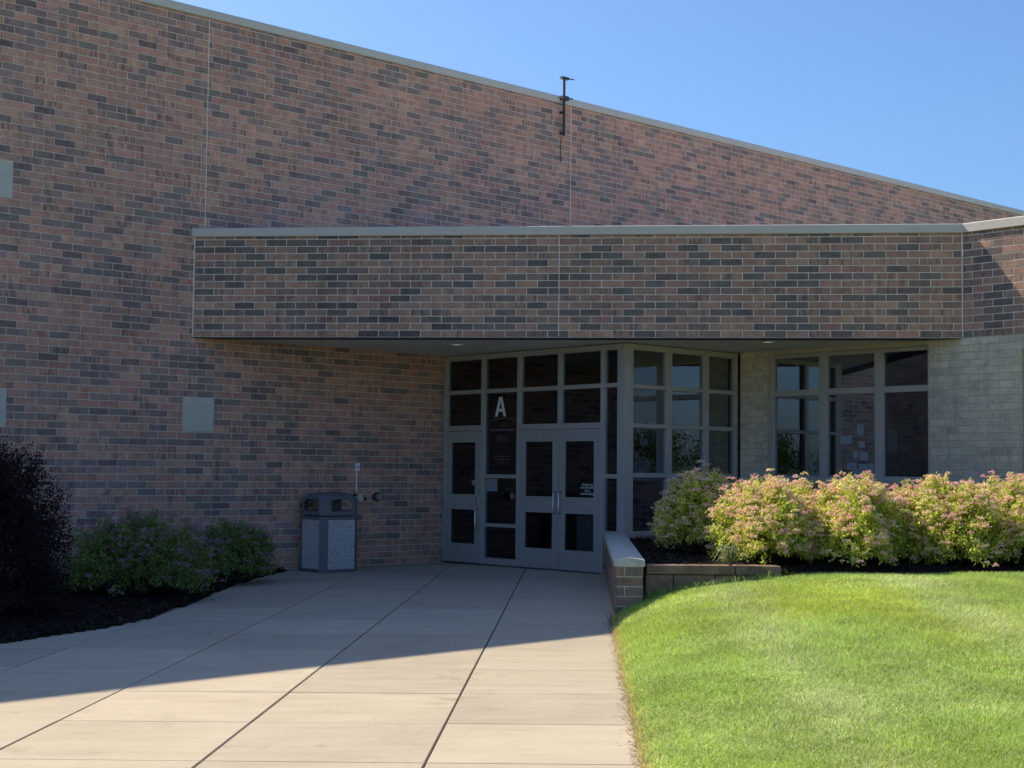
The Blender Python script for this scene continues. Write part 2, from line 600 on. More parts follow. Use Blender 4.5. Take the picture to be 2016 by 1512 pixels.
fc = MB()  # unseen paving added behind the camera, pale to bounce sunlight onto the walls
fc.add([(-45, -40, -0.125), (45, -40, -0.125), (45, 1.0, -0.125), (-45, 1.0, -0.125)], [(0, 1, 2, 3)])
tag(fc.obj("bounce_forecourt", simple("pale bounce paving", (0.55, 0.51, 0.44), 0.9, var=0.08, nscale=0.5)), kind="structure")
walk = empty("walk", (WX, WY, gz(WX, WY)), PSI - math.pi / 2)
tag(walk, kind="structure")
pitch_x = math.atan(0.00966 * WA.x + 0.00357 * WA.y)
pitch_y = math.atan(0.00966 * WL.x + 0.00357 * WL.y)
walk.rotation_euler = (pitch_y, -pitch_x, PSI - math.pi / 2)
bed = MB().box(-8.5, G4, -14, 16.6, -0.13, -0.022)
bed.obj("joint_bed", M['groove'], walk)
SLAB_ME = {}
for i in range(-7, 1):
    for j in range(-11, 14):
        # leave out slabs wholly beneath the planting bed or the buildings
        cx, cy = (i + 0.5) * G4, (j + 0.5) * G4
        wp = Vector((WX, WY, 0)) + WA * cx + WL * cy
        e = wp - PL
        t, v = e.dot(UD), e.dot(VD)
        if v < -1.2 or (t > TD + 0.9):
            continue
        if i < -4 and wp.y > 14.5:
            continue
        key = 0
        if key not in SLAB_ME:
            a, b = G4 - 0.013, G4 - 0.005
            mb = MB()
            vs, k = [], 0.004
            for z, ins in ((0, k), (-k, 0), (-0.1, 0)):
                vs += [(-a / 2 + ins, -b / 2 + ins, z), (a / 2 - ins, -b / 2 + ins, z), (a / 2 - ins, b / 2 - ins, z), (-a / 2 + ins, b / 2 - ins, z)]
            fs = [(0, 1, 2, 3)]
            for o_ in (0, 4):
                for q in range(4):
                    fs.append((o_ + q, o_ + 4 + q, o_ + 4 + (q + 1) % 4, o_ + (q + 1) % 4))
            mb.add(vs, fs)
            SLAB_ME[key] = mb.mesh("slab", M['concrete'])
        o = link("slab", SLAB_ME[key], walk, (cx, cy, random.uniform(-0.0015, 0.0015)))

# ------------------------------------------------------------------ gymnasium (tall wall)
gym = empty("gymnasium_building", PL, TH, "tall brick building with long sloping roofline and pale stone accent squares", "building")
T0, T1 = -9.0, 27.0
core = MB().box(-30, 34, 0.0, 22, -0.2, Z_ROOF + 0.03)
core.obj("wall", M['mortar'], gym)
stones = [(-0.133, 0.378, 2.125, 2.622), (-3.29, -2.775, 5.155, 5.648), (-3.29, -2.775, 2.112, 2.605), (-6.45, -5.94, 5.155, 5.648), (-6.45, -5.94, 2.112, 2.605)]
gj = [(0.171, 3.4, 9), (0.385, 0, 3.5), (7.713, 3.4, 9), (-7.37, 0, 9)]
cells = bond(T0, T1, -0.05, Z_ROOF, 0.3904, 1.605, stones, gj)


def gym_score(c):
    x, y, z = px(W(c[0], 0, c[1]))
    if x < -10 or x > 1100 or y < -10 or (x < 140 and y > 860) or (x < 560 and y > 1020):
        return 0
    if c[0] > 0.05 and Z_SOF - 0.1 < c[1] < 5.1:
        return 0
    return 1 / z


lay_bricks(gym, cells, 'rose', 300, gym_score)
for a, b, c, d in stones:
    MB().box(a + 0.002, b - 0.002, -0.012, 0.02, c + 0.002, d - 0.002).obj("accent_stone", M['stone'], gym, bev=0.004)
for x, a, b in gj:
    MB().box(x - 0.006, x + 0.006, -0.002, 0.01, max(a, 0.02), min(b, Z_ROOF)).obj("control_joint", M['sealant'] if a > 1 else M['sealant_dull'], gym)
coping_run(gym, -30, 34, Z_ROOF + 0.125, 0.125, 0.035, 0.35)

# ------------------------------------------------------------------ canopy
can = empty("entrance_canopy", PL, PHI, "low brick fascia canopy spanning over the glass entrance", "canopy")
YB = 0.0
cells = bond(0.014, FAS_L - 0.008, Z_SOF + 0.004, Z_FTOP, 0.0, Z_SOF)


def can_score(c):
    return 1 / (1 + abs(c[0] - 7.3) * 0.2 + 0.01 * abs(c[1] - 4.1))


lay_bricks(can, cells, 'umber', 300, can_score)
MB().box(0.0, FAS_L - 0.001, 0.0, 0.28, Z_SOF, Z_FTOP + 0.02).obj("wall", M['mortar_pale'], can)
MB().box(0.0, FAS_L - 0.03, -0.002, 0.3, Z_SOF - 0.012, Z_SOF - 0.001).obj("lintel", M['dark'], can)
for x in (5.34,):
    MB().box(x - 0.005, x + 0.005, -0.0075, 0.01, Z_SOF + 0.01, Z_FTOP).obj("control_joint", M['sealant'], can)
MB().box(-0.012, 0.012, -0.009, 0.02, Z_SOF + 0.01, Z_FTOP).obj("edge_sealant", M['sealant'], can)
MB().box(FAS_L - 0.008, FAS_L + 0.006, -0.009, 0.02, Z_SOF + 0.01, Z_FTOP).obj("edge_sealant", M['sealant'], can)
coping_run(can, -0.03, FAS_L + 0.02, Z_FTOP + 0.125, 0.125, 0.04, 0.4, seg=5.5)


def to_can(t, v):
    w = W(t, v) - PL
    return (w.x * math.cos(PHI) + w.y * math.sin(PHI), -w.x * math.sin(PHI) + w.y * math.cos(PHI))


poly = [(0.3, 0.28), (FAS_L - 0.35, 0.28), to_can(TW + 0.25, 7.7), to_can(TW + 0.25, 0.002), to_can(0.55, 0.002)]
MB().prism(poly, Z_SOF + 0.002, Z_SOF + 0.06).obj("soffit", M['soffit'], can)
MB().prism(poly, Z_FTOP - 0.25, Z_FTOP - 0.15).obj("roof", M['roof'], can)


def downlight(t, v, label):
    r = empty("recessed_downlight", W(t, v, Z_SOF), 0, label, "light", "downlights recessed in the canopy soffit")
    mb = MB()
    n = 20
    vs = []
    for rad, z in ((0.105, 0.0), (0.1, -0.008), (0.082, -0.008), (0.075, 0.03)):
        vs += [(rad * math.cos(2 * math.pi * k / n), rad * math.sin(2 * math.pi * k / n), z) for k in range(n)]
    fs = [(a * n + k, a * n + (k + 1) % n, (a + 1) * n + (k + 1) % n, (a + 1) * n + k) for a in range(3) for k in range(n)]
    mb.add(vs, fs).obj("trim_ring", M['soffit'], r, smooth=False)
    mb = MB()
    mb.add([(0.07 * math.cos(2 * math.pi * k / n), 0.07 * math.sin(2 * math.pi * k / n), -0.004 if k % 2 else -0.005) for k in range(n)] + [(0, 0, -0.016)], [(k, (k + 1) % n, n) for k in range(n)])
    mb.obj("lens", M['lens'], r)


downlight(3.381, 1.97, "round recessed downlight in the soffit near the brick side wall")
downlight(6.076, 5.747, "round recessed downlight in the soffit above the office window")

# ------------------------------------------------------------------ wing
wing = empty("side_wing", W(TW, 0), TH - math.pi / 2, "low building wing with brick band over cream masonry and large window", "building")
VWIN0, VWIN1, ZW0, ZW1 = 4.745, 7.578, 1.50, 3.43
VP1 = 9.0
Z_BASE = 1.45
ZCR = Z_SOF - 0.002
wc = MB()
wc.box(VC + 0.06, VWIN0, 0.0, 0.25, 0, ZCR)
wc.box(VWIN1, VP1, 0.0, 0.25, 0, ZCR)
wc.box(VP1, 12.2, 0.0, 0.25, 0, 1.45)
wc.box(VP1, 12.2, 0.0, 0.25, 3.3, ZCR)
wc.box(12.2, 30, 0.0, 0.25, 0, ZCR)
wc.box(VWIN0, VWIN1, 0.0, 0.25, 0, ZW0 - 0.03)
wc.box(VWIN0, VWIN1, 0.0, 0.25, ZW1, ZCR)
wc.obj("lower_wall", M['mortar_cream'], wing)
MB().box(8.13 + 0.005, 30, 0.0, 0.3, Z_SOF, Z_FTOP + 0.02).obj("upper_wall", M['mortar_pale'], wing)
MB().box(8.135, 30, 0.3, 16, Z_FTOP - 0.25, Z_FTOP - 0.15).obj("roof", M['roof'], wing)
MB().box(0.0, 8.135, 0.3, 16, Z_FTOP - 0.27, Z_FTOP - 0.17).obj("roof", M['roof'], wing)
inframe = lambda c: (1 if px(W(TW, c[0], c[1]))[0] < 2050 else 0)
lay_bricks(wing, bond(8.14, 16, Z_SOF + 0.004, Z_FTOP, 8.13 + 0.15, Z_SOF), 'umber', 300, inframe)
cream = bond(VC + 0.06, VWIN0, Z_BASE, ZCR, 0.1, Z_SOF) + bond(VWIN1, VP1, Z_BASE, ZCR, VWIN1 + 0.02, Z_SOF) + bond(12.2, 16, Z_BASE, ZCR, 0, Z_SOF)
lay_bricks(wing, cream, 'cream', 300, inframe, rest_name="cream_brick_field")
lay_bricks(wing, bond(VC + 0.06, 16, 0.2, Z_BASE - 0.02, 0, Z_SOF), 'umber', 120, inframe, rest_name="base_brick_field")
coping_run(wing, 8.11, 30, Z_FTOP + 0.125, 0.125, 0.04, 0.4)


def pane(parent, x0, x1, z0, z1, y, name="pane", mat="glass", **kw):
    return MB().box(x0 - 0.006, x1 + 0.006, y, y + 0.008, z0 - 0.006, z1 + 0.006).obj(name, M[mat], parent, **kw)


def bar(parent, name, x0, x1, z0, z1, y0, y1, mat='alu', **kw):
    return MB().box(x0, x1, y0, y1, z0, z1).obj(name, M[mat], parent, bev=0.004, **kw)


def wing_window(x0, cols, zr, x1, z0, z1):
    """cols: list of mullion spans between the glass; zr: horizontal rail spans"""
    w = empty("window", (x0, 0.06, z0), 0, parent=wing)
    L = lambda v: v - x0
    H = lambda z: z - z0
    bar(w, "sill", -0.02, x1 - x0 + 0.02, -0.045, 0.0, -0.11, 0.10)
    bar(w, "frame", 0, 0.07, 0.002, H(z1), 0, 0.09)
    bar(w, "frame", x1 - x0 - 0.05, x1 - x0, 0.002, H(z1), 0, 0.09)
    xs = [(0.07)]
    for a, b in cols:
        bar(w, "mullion", L(a), L(b), 0.002, H(z1), -0.004, 0.09)
    edges = [x0 + 0.07] + [q for ab in cols for q in ab] + [x1 - 0.05]
    zs = [z0 + 0.002] + [q for ab in zr for q in ab] + [z1]
    for k in range(0, len(edges), 2):
        for a, b in zr:
            bar(w, "rail", L(edges[k]) + 0.001, L(edges[k + 1]) - 0.001, H(a), H(b), 0.004, 0.086)
        for q in range(1, len(zs) - 1, 2):
            pass
        full = [(zr[i][1], zr[i + 1][0]) for i in range(len(zr) - 1)]
        for a, b in full:
            pane(w, L(edges[k]), L(edges[k + 1]), H(a), H(b), 0.05, mat="coated" if k < 4 else "glass")
    return w


wing_window(VWIN0, [(5.673, 5.80), (6.648, 6.79)], [(ZW0 + 0.003, ZW0 + 0.07), (2.785, 2.875), (3.37, ZW1 - 0.002)], VWIN1, ZW0, ZW1)
wing_window(VP1, [(10.0, 10.13), (11.0, 11.13)], [(1.503, 1.57), (2.785, 2.875), (3.23, 3.298)], 12.2, 1.5, 3.3)

# dim rooms behind the glass
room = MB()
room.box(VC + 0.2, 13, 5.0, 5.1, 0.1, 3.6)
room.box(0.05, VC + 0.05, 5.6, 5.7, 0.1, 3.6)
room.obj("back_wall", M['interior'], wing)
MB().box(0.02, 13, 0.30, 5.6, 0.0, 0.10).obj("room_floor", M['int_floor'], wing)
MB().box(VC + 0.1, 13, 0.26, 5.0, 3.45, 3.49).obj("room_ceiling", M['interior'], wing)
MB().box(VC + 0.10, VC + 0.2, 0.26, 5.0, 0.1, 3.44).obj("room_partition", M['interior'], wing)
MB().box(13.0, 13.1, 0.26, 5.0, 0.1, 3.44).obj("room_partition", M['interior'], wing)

# ------------------------------------------------------------------ vestibule (doors and glazed side)
ves = empty("glazed_vestibule", W(TD, 0, 0), TH - math.pi / 2, "grey metal framed glass entrance vestibule with doors under the canopy", "vestibule")
ZG = 0.088
HEAD = (3.40, 3.485)
TR1 = (2.845, 2.91)
TR2 = (2.245, 2.33)
FD = 0.11


def vb(name, x0, x1, z0, z1, y0=0.0, y1=FD, mat='alu'):
    return bar(ves, name, x0, x1, z0, z1, y0, y1, mat)


vb("mullion", 0.015, 0.085, 0.06, HEAD[1])
vb("mullion", 0.955, 1.02, 0.06, HEAD[1])
vb("mullion", 1.81, 1.875, 0.06, HEAD[1])
vb("mullion", 2.73, 2.79, TR2[1] + 0.001, HEAD[1])
vb("mullion", 3.645, 3.71, 0.06, HEAD[1])
vb("column", 4.0, VC, 0.05, HEAD[1], -0.012, 0.172)
bays = [(0.085, 0.955), (1.02, 1.81), (1.875, 2.73), (2.79, 3.645), (3.71, 4.0)]
for x0, x1 in bays:
    vb("rail", x0 + 0.001, x1 - 0.001, HEAD[0], HEAD[1], 0.004, FD - 0.004)
    vb("rail", x0 + 0.001, x1 - 0.001, TR1[0], TR1[1], 0.004, FD - 0.004)
    pane(ves, x0, x1, TR1[1], HEAD[0], 0.06)
for x0, x1 in (bays[0], (1.875, 3.645)):
    vb("rail", x0 + 0.001, x1 - 0.001, TR2[0], TR2[1], 0.004, FD - 0.004)
for x0, x1 in (bays[0], bays[2], bays[3]):
    pane(ves, x0, x1, TR2[1], TR1[0], 0.06)
# side light with the letter
for a, b in ((1.48, 1.54), (0.70, 0.755), (0.10, 0.205)):
    vb("rail", 1.021, 1.809, a, b, 0.004, FD - 0.004)
pane(ves, 1.02, 1.81, 1.54, TR1[0], 0.06)
pane(ves, 1.02, 1.81, 0.755, 1.48, 0.06)
pane(ves, 1.02, 1.81, 0.205, 0.70, 0.06)
# narrow strip by the column
for a, b in ((1.50, 1.565), (0.66, 0.725)):
    vb("rail", 3.711, 3.999, a, b, 0.004, FD - 0.004)
pane(ves, 3.71, 4.0, 1.565, TR1[0], 0.06)
pane(ves, 3.71, 4.0, 0.725, 1.50, 0.06)
vb("knee_panel", 3.711, 3.999, 0.07, 0.658, 0.03, 0.2, 'mortar')
lay_bricks(ves, bond(3.715, 3.995, 0.08, 0.65, 3.72, 0.05), 'umber', 0, y=0.03, rest_name="knee_bricks")
# threshold
vb("threshold", 0.03, 3.70, 0.06, 0.10, -0.02, 0.14, 'dark')


def c_pull(parent, x, z0, z1, y=-0.02):
    pts = [(x, 0.0, z1), (x, -0.05, z1), (x, -0.062, z1 - 0.015), (x, -0.062, z0 + 0.015), (x, -0.05, z0), (x, 0.0, z0)]
    MB().tube(pts, 0.011, 8).obj("pull_handle", M['steel'], parent, (0, 0, 0), smooth=True)


def door_leaf(x0, x1, hinge_left):
    z0, z1 = 0.105, TR2[0] - 0.006
    o = MB()
    st = 0.115
    rails = [(0.0, 0.29), (0.87, 1.09), (1.965, z1 - z0)]
    w = x1 - x0 - 0.006
    o.box(0, st, 0, 0.045, 0, z1 - z0)
    o.box(w - st, w, 0, 0.045, 0, z1 - z0)
    for a, b in rails:
        o.box(st, w - st, 0.001, 0.044, a, b)
    d = o.obj("door", M['door'], ves, (x0 + 0.003, 0.012, z0))
    pane(d, st, w - st, rails[0][1], rails[1][0], 0.018)
    pane(d, st, w - st, rails[1][1], rails[2][0], 0.018)
    for a, b in ((rails[0][1], rails[1][0]), (rails[1][1], rails[2][0])):
        g = MB()
        k = 0.014
        g.box(st, st + k, -0.006, 0.012, a, b)
        g.box(w - st - k, w - st, -0.006, 0.012, a, b)
        g.box(st + k, w - st - k, -0.006, 0.012, a, a + k)
        g.box(st + k, w - st - k, -0.006, 0.012, b - k, b)
        g.obj("glazing_bead", M['alu'], d)
    return d, w


dl, w = door_leaf(0.085, 0.955, True)
c_pull(dl, w - 0.06, 0.56, 0.88)
lk = MB().box(w - 0.085, w - 0.035, -0.02, 0.0, 0.94, 1.07)
lk.obj("lock_case", M['steel'], dl, bev=0.006)
d1, w = door_leaf(1.875, 2.757, True)
c_pull(d1, w - 0.055, 0.85, 1.18)
d2, w2 = door_leaf(2.760, 3.645, False)
c_pull(d2, 0.055, 0.85, 1.18)


def text_mesh(body, size, align='CENTER'):
    cu = bpy.data.curves.new("t", 'FONT')
    cu.body, cu.size, cu.align_x, cu.extrude = body, size, align, 0.0006
    to = bpy.data.objects.new("t", cu)
    COL.objects.link(to)
    bpy.context.view_layer.update()
    me = bpy.data.meshes.new_from_object(to.evaluated_get(bpy.context.evaluated_depsgraph_get()))
    bpy.data.objects.remove(to)
    me.materials.clear()
    return me


for k, (line, z) in enumerate((("All visitors must", 1.282), ("report to the office.", 1.240), ("This is a", 1.188), ("smoke free building.", 1.146))):
    me = text_mesh(line, 0.05)
    me.materials.append(M['white'])
    o = link("lettering", me, d2, (0.60, 0.012, z))
    o.rotation_euler = (R(90), 0, 0)
    o.scale = (0.72, 1, 1)
# letter A on the side light
a = [(0, 0), (0.062, 0), (0.088, 0.085), (0.176, 0.085), (0.202, 0), (0.264, 0), (0.17, 0.315), (0.094, 0.315)]
mb = MB()
mb.add([(x, 0, z) for x, z in [(0, 0), (0.062, 0), (0.138, 0.262), (0.126, 0.315), (0.094, 0.315)]], [(0, 1, 2, 3, 4)])
mb.add([(x, 0, z) for x, z in [(0.264, 0), (0.202, 0), (0.126, 0.262), (0.138, 0.315), (0.17, 0.315)]], [(4, 3, 2, 1, 0)])
mb.add([(x, 0.0002, z) for x, z in [(0.083, 0.075), (0.181, 0.075), (0.166, 0.125), (0.098, 0.125)]], [(0, 1, 2, 3)])
mb.obj("letter_a", M['white'], ves, (1.235, 0.057, 2.465))
# faint arched dedication decal with its lines of lettering
n = 14
arc = [(0.32 - 0.32 * math.cos(math.pi * k / n), 0.07 * math.sin(math.pi * k / n)) for k in range(n + 1)]
mb = MB()
for k in range(n):
    (xa, za), (xb, zb) = arc[k], arc[k + 1]
    mb.add([(xa, 0, za + 0.78), (xb, 0, zb + 0.78), (xb, 0, zb + 0.79), (xa, 0, za + 0.79)], [(0, 1, 2, 3)])
mb.add([(0, 0, 0), (0.008, 0, 0), (0.008, 0, 0.78), (0, 0, 0.78)], [(0, 1, 2, 3)])
mb.add([(0.632, 0, 0), (0.64, 0, 0), (0.64, 0, 0.78), (0.632, 0, 0.78)], [(0, 1, 2, 3)])
mb.add([(0.04, 0, 0.655), (0.60, 0, 0.655), (0.60, 0, 0.68), (0.04, 0, 0.68)], [(0, 1, 2, 3)])
for zz, a_, b_ in ((0.55, 0.16, 0.46), (0.515, 0.2, 0.5), (0.48, 0.2, 0.46), (0.24, 0.14, 0.52), (0.19, 0.16, 0.5), (0.15, 0.25, 0.4), (0.74, 0.26, 0.42)):
    x = a_
    while x < b_:
        ww = random.uniform(0.02, 0.06)
        mb.add([(x, 0, zz), (min(x + ww, b_), 0, zz), (min(x + ww, b_), 0, zz + 0.012), (x, 0, zz + 0.012)], [(0, 1, 2, 3)])
        x += ww + 0.012
mb.obj("arched_decal", M['decal'], ves, (1.10, 0.0575, 1.58))

# glazed side: own frame, x runs along the tall wall's direction
bx0, bx1 = 0.172, TW - TD + 0.02
side_loc, side_rz = (VC, 0, 0), math.pi / 2
sd = dict(loc=side_loc, rz=side_rz)
ms = [(0.93, 1.03), (1.80, 1.89), (bx1 - 0.06, bx1)]


def sb(name, x0, x1, z0, z1, y0=0.0, y1=FD, mat='alu'):
    return bar(ves, name, x0, x1, z0, z1, y0, y1, mat, **sd)


for a_, b_ in ms:
    sb("mullion", a_, b_, 0.66, HEAD[1])
sx = [bx0, ms[0][0], ms[0][1], ms[1][0], ms[1][1], ms[2][0]]
zr = [(0.66, 0.73), (1.52, 1.585), (2.255, 2.315), (2.83, 2.89), HEAD]
for k in (0, 2, 4):
    for a_, b_ in zr:
        sb("rail", sx[k] + 0.001, sx[k + 1] - 0.001, a_, b_, 0.004, FD - 0.004)
    for q in range(4):
        pane(ves, sx[k], sx[k + 1], zr[q][1], zr[q + 1][0], 0.06, mat="coated", **sd)
sb("knee_wall", bx0, bx1, 0.0, 0.658, 0.015, 0.2, 'mortar')
lay_bricks(ves, bond(bx0, bx1, 0.3, 0.655, 0, 0.05), 'umber', 0, y=0.015, rest_name="knee_bricks", rz=side_rz, loc=side_loc)
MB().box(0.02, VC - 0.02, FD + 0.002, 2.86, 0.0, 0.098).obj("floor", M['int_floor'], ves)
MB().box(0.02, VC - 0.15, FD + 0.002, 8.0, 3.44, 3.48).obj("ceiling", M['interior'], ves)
for k, (x, y) in enumerate(((2.6, 1.0), (1.8, 3.15), (2.12, 3.5))):
    f = empty("ceiling_light_fixture", W(TD + y, x, 3.40), TH - math.pi / 2,
              ["fluorescent strip behind the transom above the double doors", "lit strip deep inside the vestibule, farther from the office wall", "lit strip deep inside the vestibule, nearer the office wall"][k], "light", "strip lights inside the vestibule")
    hl = 0.62 if k == 0 else 0.1
    MB().box(-hl, hl, -0.07, 0.07, 0.0, 0.038).obj("housing", M['white'], f)
    MB().box(-hl + 0.02, hl - 0.02, -0.04, 0.04, -0.02, 0.0).obj("diffuser", M['lamp'], f)

# papers on the glass
pp = tag(MB().box(0, 0.27, 0, 0.001, 0, 0.205).obj("paper_notice", M['paper'], None, W(TD + 0.0575, 1.04, 1.268), TH - math.pi / 2), "pale blue paper notice taped on the side light glass", "notice")
pp = tag(MB().box(0, 0.13, 0, 0.001, 0, 0.08).obj("paper_notice", M['paper'], None, W(TD + 0.028, 0.72, 1.36), TH - math.pi / 2), "small paper notice on the single door glass", "notice")
for (v, z, w_, h_) in ((6.37, 2.17, 0.12, 0.16), (6.12, 2.05, 0.2, 0.12), (6.40, 1.99, 0.1, 0.09), (6.43, 1.80, 0.15, 0.12), (6.28, 1.83, 0.09, 0.11),
                       (6.22, 1.66, 0.17, 0.11), (6.42, 1.55, 0.16, 0.2), (6.30, 1.58, 0.1, 0.09), (6.56, 1.62, 0.1, 0.14)):
    tag(MB().box(0, w_, 0, 0.001, 0, h_).obj("paper_notice", M['paper'], None, W(TW + 0.1085, v - w_ / 2, z), TH - math.pi / 2),
        "paper sheet in the cluster stuck on the office window glass", "notice", "papers on the office window")

# ------------------------------------------------------------------ wall fittings
eb = empty("outdoor_outlet", W(2.99, 0.0, 1.575), TH, "white outlet box on thin conduit on brick wall above the bin", "outlet")
MB().box(-0.035, 0.035, -0.05, -0.006, 0, 0.12).obj("outlet_box", M['white'], eb, bev=0.005)
MB().box(-0.012, 0.012, -0.054, -0.05, 0.045, 0.07).obj("receptacle", M['black'], eb)
MB().tube([(0, -0.018, 0.0), (0, -0.018, -0.345)], 0.011, 8).obj("conduit", M['white'], eb)
hb = empty("wall_hydrant", W(3.03, 0, 1.14), TH, "small steel hose box on the brick wall beside the bin", "hydrant")
MB().box(-0.045, 0.045, -0.10, -0.006, -0.055, 0.075).obj("valve_box", M['stone'], hb, bev=0.01)
MB().tube([(-0.09, -0.02, 0.055), (0.0, -0.02, 0.055), (0.11, -0.02, 0.03)], 0.02, 8).obj("valve_pipe", M['black'], hb)
MB().tube([(0.09, -0.03, -0.01), (0.13, -0.05, -0.01)], 0.028, 8).obj("outlet_cap", M['black'], hb)
sp = empty("wall_pipe_outlet", W(3.395, 0, 1.165), TH, "round capped pipe outlet on brick wall between bin and doors", "pipe")
MB().tube([(0, -0.004, 0), (0, -0.03, 0)], 0.072, 20).obj("flange", M['black'], sp)
MB().tube([(0, -0.03, 0), (0.0, -0.10, 0)], 0.05, 20).obj("pipe_cap", M['steel'], sp)
jb = tag(MB().box(0, 0.03, -0.022, -0.006, 0, 0.09).obj("door_push_plate", M['steel'], None, W(4.66, 0, 1.11), TH), "small narrow metal plate on brick wall beside the single door", "plate")

# roof mast
ms_ = empty("roof_mast", W(7.44, 0, 7.64), TH, "black antenna mast clamped to the roof edge of the tall wall", "mast")
MB().tube([(0, -0.09, 0), (0.0, -0.09, 1.06)], 0.024, 10).obj("pole", M['dark'], ms_)
MB().box(-0.03, 0.03, -0.085, -0.006, 0.04, 0.07).obj("wall_bracket", M['dark'], ms_)
MB().box(-0.03, 0.03, -0.085, -0.006, 0.42, 0.45).obj("wall_bracket", M['dark'], ms_)
MB().box(-0.06, 0.09, -0.13, -0.045, 0.655, 0.725).obj("clamp", M['dark'], ms_)
MB().tube([(0.05, -0.1, 0.69), (0.19, -0.12, 0.70)], 0.012, 6).obj("clamp_bolt", M['dark'], ms_)
MB().box(-0.075, 0.10, -0.12, -0.06, 1.03, 1.075).obj("top_bracket", M['dark'], ms_)
MB().tube([(0.08, -0.1, 1.055), (0.22, -0.12, 1.06)], 0.011, 6).obj("bracket_bolt", M['dark'], ms_)
MB().tube([(0.005, -0.02, 0.0), (0.0, -0.012, -0.25), (0.004, -0.012, -0.48)], 0.006, 5).obj("cable", M['dark'], ms_)

# ------------------------------------------------------------------ litter bin
bpos = W(2.19, 0.42)
bz = gz(bpos.x, bpos.y)
BR = TH - R(2)
binr = empty("litter_bin", (bpos.x, bpos.y, bz), BR, "square litter bin with pebbled panels and domed open lid against brick wall", "bin")
hs, ht = 0.30, 0.83
binr.scale = (1.14, 1.14, 1.0)
for sx_ in (-1, 1):
    for sy_ in (-1, 1):
        k = 0.085
        pts = [(sx_ * hs, sy_ * (hs - k)), (sx_ * (hs - k), sy_ * hs), (sx_ * (hs - k), sy_ * (hs - 0.05)), (sx_ * (hs - 0.05), sy_ * (hs - 0.05)), (sx_ * (hs - 0.05), sy_ * (hs - k))]
        MB().prism(pts, 0.0, ht).obj("corner_post", M['bin'], binr)
for a_ in range(4):
    MB().box(-hs + 0.086, hs - 0.086, -hs + 0.012, -hs + 0.04, 0.045, ht - 0.05).obj("pebble_panel", M['aggregate'], binr, rz=a_ * math.pi / 2)
    for za_, zb_ in ((0.01, 0.044), (ht - 0.049, ht - 0.001)):
        MB().box(-hs + 0.0855, hs - 0.0855, -hs + 0.003, -hs + 0.05, za_, zb_).obj("panel_rail", M['bin'], binr, rz=a_ * math.pi / 2)
MB().box(-hs + 0.05, hs - 0.05, -hs + 0.05, hs - 0.05, 0.02, 0.10).obj("base", M['bin'], binr)


def ring(h_, k_, z):
    return [(sx_ * a_, sy_ * b_, z) for sx_, sy_, a_, b_ in ((1, -1, h_, h_ - k_), (1, 1, h_, h_ - k_), (1, 1, h_ - k_, h_), (-1, 1, h_ - k_, h_), (-1, 1, h_, h_ - k_), (-1, -1, h_, h_ - k_), (-1, -1, h_ - k_, h_), (1, -1, h_ - k_, h_))]


def lathe8(levels):
    mb = MB()
    vs = []
    for h_, k_, z in levels:
        vs += ring(h_, k_, z)
    n_ = len(levels)
    fs = [(a_ * 8 + q, a_ * 8 + (q + 1) % 8, (a_ + 1) * 8 + (q + 1) % 8, (a_ + 1) * 8 + q) for a_ in range(n_ - 1) for q in range(8)]
    return mb.add(vs, fs)


lid = lathe8([(0.25, 0.08, ht + 0.012), (0.30, 0.088, ht + 0.015), (0.303, 0.088, ht + 0.065), (0.292, 0.088, ht + 0.08), (0.25, 0.08, ht + 0.082)])
lid.obj("lid_rim", M['bin'], binr, bev=0.006)
top = lathe8([(0.255, 0.08, ht + 0.262), (0.285, 0.09, ht + 0.255), (0.28, 0.095, ht + 0.29), (0.24, 0.09, ht + 0.335), (0.15, 0.06, ht + 0.36)])
top.add([ring(0.15, 0.06, ht + 0.36)[q] for q in range(8)], [tuple(range(8))])
top.obj("lid_dome", M['bin'], binr, smooth=False, bev=0.008)
for a_ in range(4):
    # corner pillar of the lid with the curved head of the opening
    c_ = MB()
    pts = [(-0.295, -0.20), (-0.20, -0.295), (-0.13, -0.292), (-0.13, -0.255), (-0.255, -0.255), (-0.255, -0.13), (-0.292, -0.13)]
    c_.prism([(x, y) for x, y in [(-0.297, -0.205), (-0.205, -0.297), (-0.16, -0.295), (-0.20, -0.25), (-0.25, -0.20), (-0.295, -0.16)]], ht + 0.07, ht + 0.27)
    c_.obj("lid_pillar", M['bin'], binr, rz=a_ * math.pi / 2)
    hd = MB()
    n_ = 8
    lo = [(-0.2 + 0.4 * k / n_, ht + 0.262 - 0.07 * abs(2 * k / n_ - 1) ** 3) for k in range(n_ + 1)]
    hd.yprism(lo + [(0.2, ht + 0.268), (-0.2, ht + 0.268)], -0.288, -0.258)
    hd.obj("opening_arch", M['bin'], binr, rz=a_ * math.pi / 2)
liner = MB().box(-0.2, 0.2, -0.2, 0.2, 0.1, ht + 0.02)
liner.obj("liner", M['black'], binr)

# ------------------------------------------------------------------ planter walls
cw_f, cw_len, cw_top = Vector((1.088, 15.5, 0.0)), 6.3, 0.62
chk = empty("cheek_wall", (cw_f.x, cw_f.y, 0.0), PSI, "low brick planter wall with peaked limestone coping beside the walk", "wall")
cw = 0.293            # local x along the wall (away), y to the left; the wall spans y 0..-cw
MB().box(0.008, cw_len, -cw + 0.008, -0.008, -0.05, cw_top).obj("wall", M['mortar'], chk)
# side facing the walk: outward +y
cells = bond(0.0, cw_len, -0.02, cw_top, 0.0, cw_top)
lay_bricks(chk, [(-c[0], c[1], c[2], c[3]) for c in cells], 'brown', 130, lambda c: 10 + c[0], y=0.0, rz=math.pi, loc=(0, -0.008, 0))
